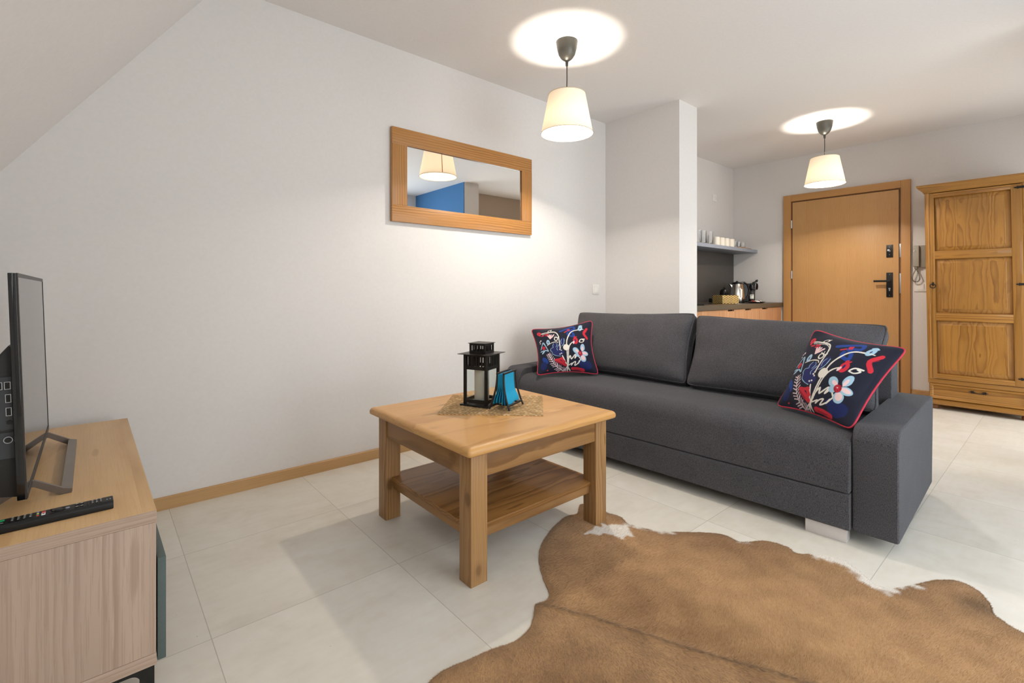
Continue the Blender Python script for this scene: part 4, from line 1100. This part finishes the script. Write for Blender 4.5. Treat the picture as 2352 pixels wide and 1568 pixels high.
dpart(MB().box(-.018, -.013, ky-.007, ky+.007, 1.075, 1.105, .002).tube([(-.026, ky+.019*S(a), 1.072+.017*C(a)) for a in np.linspace(0, 2*PI, 24)[:-1]], .0034, 8, closed=True).cyl((-.014, ky, 1.090), (-.029, ky, 1.090), .005, 10), 'ring_handle', M['iron'])
def strap(y, z):
    pts = [(y+.020, z), (y+.010, z+.006), (y+.004, z+.004), (y-.002, z+.012), (y-.010, z+.008), (y-.05, z+.010), (y-.05, z-.010), (y-.010, z-.008), (y-.002, z-.012), (y+.004, z-.004), (y+.010, z-.006)]
    return MB().prism(pts, 'X', -.018, -.0135)
for z_ in (1.852, 1.082, .330): dpart(strap(.2466-.5, z_), 'strap_hinge', M['iron'])
dw = wb(MB().box(-.006, .03, yr+.022, yl-.014, .094, .222, .001), 'drawer', M['w_h'])
m_ = MB(); bm = m_.bm; y0_, y1_, z0_, z1_ = yr+.022, yl-.014, .094, .222
def rect2(off, x): return [bm.verts.new((x, y_, z_)) for y_, z_ in ((y0_+off, z0_+off), (y1_-off, z0_+off), (y1_-off, z1_-off), (y0_+off, z1_-off))]
R = [rect2(0, -.006), rect2(.001, -.017), rect2(.014, -.017), rect2(.022, -.008), rect2(.024, -.0065)]
for r0, r1_ in zip(R, R[1:]):
    for k in range(4): bm.faces.new((r0[k], r0[(k+1) % 4], r1_[(k+1) % 4], r1_[k]))
bmesh.ops.recalc_face_normals(bm, faces=bm.faces)
wb(m_, 'drawer_moulding', M['w_h'], dw)
hy = .494-.5; hz_ = .183
star = []
for s_ in (-1, 1):
    c_ = hy+s_*.038
    star.append(MB().prism([(c_+.020*s_*(.3 if k % 2 == 0 else .12)*0+(.017 if k % 2 == 0 else .008)*C(2*PI*k/12)*(1.3 if k in (0, 6) else 1), hz_+(.013 if k % 2 == 0 else .007)*S(2*PI*k/12)) for k in range(12)], 'X', -.013, -.008))
for q_ in star: wb(q_, 'handle_plate', M['iron'], dw)
wb(MB().tube([(-.010, hy-.036, hz_), (-.026, hy-.030, hz_-.004), (-.028, hy, hz_-.006), (-.026, hy+.030, hz_-.004), (-.010, hy+.036, hz_)], .003, 8), 'drawer_handle', M['iron'], dw)
# plinth with moulding, cornice
wb(MB().prism([(.02, .042), (-.010, .042), (-.016, .050), (-.016, .064), (-.008, .070), (-.008, .080), (.0, .088), (.02, .094)], 'Y', yr-.004, yl+.006), 'plinth', M['w_h'])
wb(MB().box(.02, depth, yr, yl, .046, .10), 'plinth_box', M['w_v'])
cpf = [(0, 1.885), (.006, 1.888), (.009, 1.900), (.020, 1.915), (.034, 1.924), (.040, 1.934), (.045, 1.938), (.047, 1.952), (.047, 1.956)]
m_ = MB(); bm = m_.bm; R = []
for off, z_ in cpf:
    R.append([bm.verts.new((-.004-off, yr-off, z_)), bm.verts.new((-.004-off, yl+off, z_)), bm.verts.new((depth, yl+off, z_)), bm.verts.new((depth, yr-off, z_))])
for r0, r1_ in zip(R, R[1:]):
    for k in range(4): bm.faces.new((r0[k], r0[(k+1) % 4], r1_[(k+1) % 4], r1_[k]))
bm.faces.new(R[-1]); bm.faces.new(R[0][::-1]); bmesh.ops.recalc_face_normals(bm, faces=bm.faces)
wb(m_, 'cornice', M['w_h'])
for x_, y_ in ((.050, yl-.035), (.050, yr+.035), (.48, yl-.035), (.48, yr+.035)):
    MB().lathe([(.026, 0), (.032, .006), (.034, .020), (.028, .036), (.024, .046)], x_, y_, 20).build('bun_foot', plain('bun_foot_brown', (130, 84, 46), .5) if 'bun' not in M else M['bun'], wr_)

# ================================================================== KITCHENETTE
ZWT = .893; YF = 2.190
wt = tag(MB().box(XC2+.002, XD-.001, YF, YW-.001, .846, ZWT, .0015).build('worktop', M['worktop'], None), 'dark brown grey kitchen worktop between column and entrance door', 'worktop')
tag(MB().box(XC2+.001, XD-.006, YW-.012, YW-.0005, ZWT, 1.489, 0).build('splashback_panel', M['splash'], None, False), 'dark anthracite splashback panel under the kitchen shelf', 'panel')
sh_ = tag(MB().box(XC2+.001, XD-.0005, 2.488, YW-.0005, 1.490, 1.528, .001).build('wall_shelf', M['shelf_grey'], None), 'blue grey wall shelf carrying glasses and mugs', 'shelf')
def kitunit(label, x0, x1, drawers, slots):
    t = thing('base_cabinet', label, 'cabinet', (x0, 2.20, 0))
    w_ = x1-x0
    MB().box(.001, w_-.001, .022, YW-2.20-.002, .10, .845).build('body', M['kit_oak'], t, False)
    MB().box(.001, w_-.001, .06, .075, 0, .10).build('kickboard', M['black_plastic'], t, False)
    def front(nm, z0, z1, sl):
        # a front with a cut-out finger grip in its top edge
        pts = [(.0015, z0), (w_-.0015, z0), (w_-.0015, z1)]
        if sl: a, b = sl; pts += [(b, z1), (b-.004, z1-.014), (a+.004, z1-.014), (a, z1)]
        pts.append((.0015, z1))
        f_ = MB().prism(pts, 'Y', 0, .020).build(nm, M['kit_oak'], t, False)
        if sl: MB().box(sl[0], sl[1], .0195, .0215, z1-.016, z1).build('finger_grip', M['black_plastic'], f_, False)
    if drawers:
        zs = [.10, .40, .700, .842]
        for z0, z1 in zip(zs, zs[1:]): front('drawer', z0+.0015, z1-.0015, slots)
    else: front('cabinet_door', .1015, .8405, slots)
    return t
kitunit('oak kitchen base unit next to the column, mostly behind sofa', XC2+.003, 4.86, False, (.88, 1.02))
kitunit('oak kitchen drawer unit in the middle under the worktop', 4.86, 5.45, True, (.23, .37))
kitunit('oak kitchen base unit beside the entrance door', 5.45, 6.045, False, (.06, .20))
tag(MB().box(6.046, 6.098, 2.26, YW-.002, 0, .845).build('filler_strip', M['plastic_white'], None, False), 'white filler strip between oak units and entrance door', 'filler')
hb = thing('hob', 'black glass hob with a bright steel front edge in the worktop', 'hob', (4.30, 2.235, ZWT))
MB().box(0, .58, 0, .50, 0, .005, .001).build('hob_glass', M['hob'], hb)
MB().box(0, .58, -.006, 0, 0, .006, .001).build('front_edge', M['steel'], hb)
# kettle
def atx(px_, y, z=ZWT):
    d = ray(px_, 600); return d[0]*y/d[1]
ZK_ = ZWT
kx, ky_ = atx(1693, 2.44), 2.44
kt = thing('kettle', 'stainless steel kettle with black handle on the worktop', 'kettle', (kx, ky_, ZK_+.0006), math.radians(-41))
MB().lathe([(.078, 0), (.080, .006), (.080, .014), (.074, .018)], n=32).build('power_base', M['black_plastic'], kt)
MB().lathe([(.076, .018), (.079, .024), (.077, .09), (.070, .155), (.060, .205), (.056, .212)], n=40).build('body', M['steel'], kt)
MB().lathe([(.057, .212), (.055, .222), (.040, .232), (.012, .237), (.010, .246), (.002, .248)], n=32).build('lid', M['black_plastic'], kt)
hd = 0.0
MB().tube([(.050*C(hd), .050*S(hd), .226), (.075*C(hd), .075*S(hd), .232), (.115*C(hd), .115*S(hd), .205), (.133*C(hd), .133*S(hd), .150), (.125*C(hd), .125*S(hd), .090), (.098*C(hd), .098*S(hd), .050), (.078*C(hd), .078*S(hd), .045)], [.012, .013, .012, .011, .011, .010, .009], 10, flat=.8).build('handle', M['black_plastic'], kt)
MB().prism([(-.052, .195), (-.092, .214), (-.058, .160)], 'Y', -.016, .016, .003).build('spout', M['steel'], kt)
o = MB().box(-.012, .012, -.0805, -.072, .060, .155, .004).build('water_gauge', M['plastic_white'], kt); o.rotation_euler = (0, 0, math.radians(8))
# coffee machine
cx_, cy_ = atx(1714, 2.58), 2.58
cm = thing('coffee_machine', 'black capsule coffee machine behind the kettle', 'coffee machine', (cx_, cy_, ZK_), math.radians(-41))
MB().box(-.085, .075, -.075, .115, 0, .225, .012, 3).build('body', M['black_plastic'], cm)
MB().prism(rr_prof([(.07, .150), (.112, .150), (.118, .195), (.112, .228), (.07, .232)], [.005, .01, .015, .02, .005], 4), 'Y', -.060, .060, .008).build('brew_head', M['black_gloss'], cm)
MB().tube([(.075, 0, .232), (.100, 0, .243), (.128, 0, .250), (.142, 0, .258), (.138, 0, .268), (.115, 0, .262)], [.008, .008, .008, .008, .007, .006], 8).build('lever', M['black_plastic'], cm)
MB().box(.06, .150, -.055, .055, 0, .022, .004).build('drip_tray', M['black_plastic'], cm)
# soap pump / bottle with paper label
bx, by = atx(1727, 2.40), 2.40
bt = thing('pump_bottle', 'dark bottle with white paper label in front of coffee machine', 'bottle', (bx, by, ZK_))
MB().lathe([(.032, 0), (.034, .004), (.034, .115), (.030, .128), (.016, .138), (.014, .145)], n=28).build('bottle_body', plain('smoked_bottle', (58, 56, 54), .25), bt)
MB().lathe([(.017, .140), (.019, .150), (.030, .158), (.032, .180), (.027, .200), (.016, .212), (.002, .215)], n=24).build('cap', M['black_plastic'], bt)
lb = MB()
def arc_patch(mb, r, a0, a1, z0, z1, n=8):
    P = [[mb.bm.verts.new((r*C(a0+(a1-a0)*i/n), r*S(a0+(a1-a0)*i/n), z)) for i in range(n+1)] for z in (z0, z1)]
    for i in range(n): mb.bm.faces.new((P[0][i], P[0][i+1], P[1][i+1], P[1][i]))
    return mb
aim = math.atan2(-by, -bx)
arc_patch(lb, .0345, aim-.62, aim+.62, .045, .095).build('label', M['label_paper'], bt)
arc_patch(MB(), .0348, aim-.36, aim+.36, .082, .087).build('label_print', M['label_ink'], bt)
# milk frother
fx_, fy_ = atx(1663.5, 2.64), 2.64
mf = thing('milk_frother', 'small black topped milk frother behind the wicker basket', 'frother', (fx_, fy_, ZK_))
MB().lathe([(.048, 0), (.049, .004), (.049, .012), (.046, .014)], n=28).build('power_base', M['black_plastic'], mf)
MB().lathe([(.045, .014), (.046, .018), (.046, .085), (.047, .088)], n=32).build('steel_jug', M['steel'], mf)
MB().lathe([(.049, .086), (.050, .100), (.047, .130), (.038, .150), (.020, .160), (.002, .162)], n=28).build('lid', M['black_plastic'], mf)
MB().tube([(.046, 0, .12), (.072, 0, .125), (.082, 0, .100), (.078, 0, .06), (.05, 0, .04)], .008, 8).build('handle', M['black_plastic'], mf)
MB().tube([(-.022, 0, .150), (-.012, 0, .174), (.008, 0, .178), (.024, 0, .152)], .004, 8).build('lid_loop', M['black_plastic'], mf)
# wicker basket
def basket(w, d, h):
    P, F, Cc = [], [], []
    per = [(-w/2, -d/2), (w/2, -d/2), (w/2, d/2), (-w/2, d/2)]
    nseg = 34; nz_ = 32
    pts = []
    for i in range(4):
        a, b = np.array(per[i]), np.array(per[(i+1) % 4]); nrm_ = np.array([(b-a)[1], -(b-a)[0]]); nrm_ = nrm_/np.linalg.norm(nrm_)
        for k in range(nseg): pts.append((a+(b-a)*k/nseg, nrm_))
    n = len(pts)
    ca, cb = np.array(lin((220, 188, 122))[:3]), np.array(lin((112, 80, 38))[:3])
    for ins in (0, 1):
        for j in range(nz_+1):
            z = h*j/nz_
            for i, (p, q) in enumerate(pts):
                rw = j*8/nz_; fr2 = S(PI*(rw-int(rw))); wv = fr2*S((i+.5)*PI/3.4+int(rw)*PI)
                off = .0032*wv-(.006 if ins else 0)
                P.append((p[0]+q[0]*off, p[1]+q[1]*off, z))
                m_ = np.clip(.45+.6*wv+random.uniform(-.2, .2), 0, 1); Cc.append(ca*m_+cb*(1-m_))
    st_ = n*(nz_+1)
    for ins in (0, 1):
        for j in range(nz_):
            for i in range(n):
                a = ins*st_+j*n+i; b = ins*st_+j*n+(i+1) % n
                F.append((a, b, b+n, a+n) if not ins else (a, a+n, b+n, b))
    for i in range(n):
        a = nz_*n+i; b = nz_*n+(i+1) % n; F.append((a, b, b+st_, a+st_))
    b0 = len(P); P += [(-w/2, -d/2, .003), (w/2, -d/2, .003), (w/2, d/2, .003), (-w/2, d/2, .003)]; Cc += [cb]*4; F.append((b0, b0+1, b0+2, b0+3))
    return P, F, Cc
P_, F_, C_ = basket(.215, .135, .085)
bk = npmesh('wicker_basket', P_, F_, M['wicker'], None, np.array(C_))
bxx, byy = atx(1667, 2.30), 2.31
tag(place(bk, (bxx+.015, byy, ZWT+.0062), math.radians(-20)), 'small open wicker basket at the front of the worktop', 'basket')
# black power adapter by the wall
tag(place(MB().box(-.03, .03, -.02, .02, 0, .05, .006).build('charger_block', M['black_plastic'], None), (atx(1634.5, 2.70), 2.70, ZWT)), 'black charger block on worktop against the dark splashback', 'charger')
# tray with sachets
tx_, ty_ = atx(1737, 2.265), 2.275
ty = thing('serving_plate', 'dark oval plate of tea and sugar sachets on the worktop', 'plate', (tx_+.03, ty_, ZWT))
m_ = MB().lathe([(.060, 0), (.075, .003), (.100, .012), (.104, .015), (.100, .0155), (.074, .007), (.0005, .006)], n=36); m_.xf(Matrix.Diagonal((1.45, .75, 1, 1))).build('plate', plain('plate_black', (34, 32, 30), .3), ty)
sc = [(-.105, 'btn_red', .4), (-.080, 'red2', 1.2), (-.060, 'paper', .2), (-.030, 'choc', .9), (-.005, 'paper', -.5), (.025, 'silver', .4), (.055, 'paper', 1.0), (.080, 'silver', -.3), (.105, 'silver', .7)]
M['red2'] = plain('sachet_pink', (222, 96, 92), .4); M['paper'] = plain('sachet_paper', (232, 228, 220), .6); M['choc'] = plain('sachet_brown', (92, 58, 48), .45); M['silver'] = plain('sachet_silver', (196, 196, 186), .3, .6)
names = ['red sugar sachet at the left end of the plate', 'pink sugar sachet near the left end of the plate', 'white paper sachet beside the pink sachet on the plate', 'brown chocolate sachet in the middle of the plate', 'white paper sachet right of the brown sachet', 'silver foil sachet right of the plate centre', 'white paper sachet between two silver foil sachets', 'silver foil sachet near the right end of the plate', 'silver foil sachet hanging over right rim of plate']
for i, ((dx, mt_, ro), nm) in enumerate(zip(sc, names)):
    mb = MB(); bm = mb.bm; n = 8
    g_ = [[bm.verts.new(((u/n-.5)*.046, (v/n-.5)*.028, .0005+.006*(S(PI*u/n)*S(PI*v/n))**.5+.0012*S(u*2.3+v*1.7+i))) for v in range(n+1)] for u in range(n+1)]
    h_ = [[bm.verts.new(((u/n-.5)*.046, (v/n-.5)*.028, -.0005)) for v in range(n+1)] for u in range(n+1)]
    for u in range(n):
        for v in range(n):
            bm.faces.new((g_[u][v], g_[u+1][v], g_[u+1][v+1], g_[u][v+1])); bm.faces.new((h_[u][v], h_[u][v+1], h_[u+1][v+1], h_[u+1][v]))
    o = mb.build('sachet', M[mt_], None)
    e_ = abs(dx) > .1
    place(o, (tx_+.03+dx*.95, ty_+(.018 if i % 2 else -.022)*(0.3 if e_ else 1), ZWT+(.022 if e_ else .019)+.002*(i % 2)), ro); o.rotation_euler = (.45, .1, ro*.4); tag(o, nm, 'sachet', 'sachets on the plate')

# ---------------------------------------------------------------- shelf items
ZS = 1.5285
def tumbler(label, px_, y, r, h, grp):
    o = MB().lathe([(r*.86, 0), (r*.90, .002), (r, h), (r-.0016, h), (r*.90-.0018, .012), (.0005, .010)], n=28, cap1=False, cap0=True).build('drinking_glass', M['glass'], None)
    place(o, (atx(px_, y), y, ZS)); tag(o, label, 'glass', grp); return o
gA = 'tall tumblers on the kitchen shelf'
tumbler('tall clear glass on the shelf nearest the column', 1604.5, 2.535, .034, .135, gA)
tumbler('tall clear glass standing second from the column on the shelf', 1615, 2.530, .034, .135, gA)
tumbler('tall clear glass on the shelf next to first white mug', 1630, 2.530, .036, .138, gA)
tumbler('tall clear glass at the back of the shelf behind two front glasses', 1620, 2.66, .034, .135, gA)
def mug(label, px_, y, rz):
    t = thing('mug', label, 'mug', (atx(px_, y), y, ZS), rz, 'cream mugs on the kitchen shelf')
    MB().lathe([(.036, 0), (.040, .003), (.041, .092), (.0375, .092), (.0365, .008), (.0005, .006)], n=32, cap1=False).build('cup', M['ceramic'], t)
    MB().tube([(.039, 0, .075), (.062, 0, .074), (.068, 0, .050), (.060, 0, .026), (.039, 0, .020)], .0055, 8).build('handle', M['ceramic'], t)
    return t
mug('cream mug on the shelf beside the tall glasses', 1644.5, 2.545, 2.2)
mug('second cream mug from the tall glasses on the shelf', 1656, 2.545, 2.0)
mug('third cream mug from the tall glasses on the shelf', 1666.5, 2.545, 1.8)
mug('cream mug on the shelf beside the small glasses', 1678, 2.545, 2.1)
bd_ = MB().prism(rr_prof([(-.16, -.05), (.16, -.05), (.16, .05), (-.16, .05)], [.02]*4), 'Z', 0, .012, .002).build('serving_board', M['board'], None)
bxc = atx(1706, 2.555)
place(bd_, (bxc, 2.565, ZS)); tag(bd_, 'brown wooden board under the small glasses on the shelf', 'board')
def tot(label, px_, y):
    o = tumbler(label, px_, y, .030, .068, 'small glasses on the wooden board'); o.location.z = ZS+.0122; return o
tot('small clear glass on the board beside the last mug', 1688.5, 2.555)
tot('small clear glass on the board, second from the mugs', 1696.5, 2.555)
tot('small clear glass on the board, furthest from the mugs', 1706, 2.555)

# ================================================================== LIGHT
wd_ = bpy.data.worlds.new('sky'); scene.world = wd_; wd_.use_nodes = True
bgn = wd_.node_tree.nodes['Background']; bgn.inputs[0].default_value = (.90, .95, 1.0, 1); bgn.inputs[1].default_value = 4.3
def portal(name, loc, rot, sx, sy):
    ld = bpy.data.lights.new(name, 'AREA'); ld.shape = 'RECTANGLE'; ld.size = sx; ld.size_y = sy; ld.cycles.is_portal = True
    o = bpy.data.objects.new(name, ld); COL.objects.link(o); o.location = loc; o.rotation_euler = rot; return o
portal('window_portal', ((gx0+gx1)/2, YR-.10, (gz0+gz1)/2), (-PI/2, 0, PI), gx1-gx0, gz1-gz0)
portal('added_hall_window_portal', ((hx0+hx1)/2, YH-.60, hz1/2), (-PI/2, 0, PI), hx1-hx0, hz1)  # daylight through the added hall opening
xm = (wx0+wx1)/2; sl_ang = math.atan(1.392)
po = portal('roof_window_portal', (xm-.08, (wy0+wy1)/2, slope_z(xm)+.06), (0, 0, 0), 1.2, wy1-wy0)
nin = Vector((.812, 0, -.584))
po.rotation_euler = nin.to_track_quat('-Z', 'Y').to_euler()
scene.view_settings.view_transform = 'Standard'; scene.view_settings.look = 'None'
scene.view_settings.exposure = 0.40; scene.view_settings.gamma = 1.0; scene.view_settings.use_curve_mapping = False
scene.cycles.use_denoising = True
scene.cycles.use_adaptive_sampling = True; scene.cycles.adaptive_threshold = .035; scene.cycles.max_bounces = 8; scene.cycles.diffuse_bounces = 4; scene.cycles.glossy_bounces = 4; scene.cycles.transmission_bounces = 8; scene.cycles.transparent_max_bounces = 12
scene.cycles.sample_clamp_indirect = 6.0; scene.cycles.caustics_reflective = False; scene.cycles.caustics_refractive = False
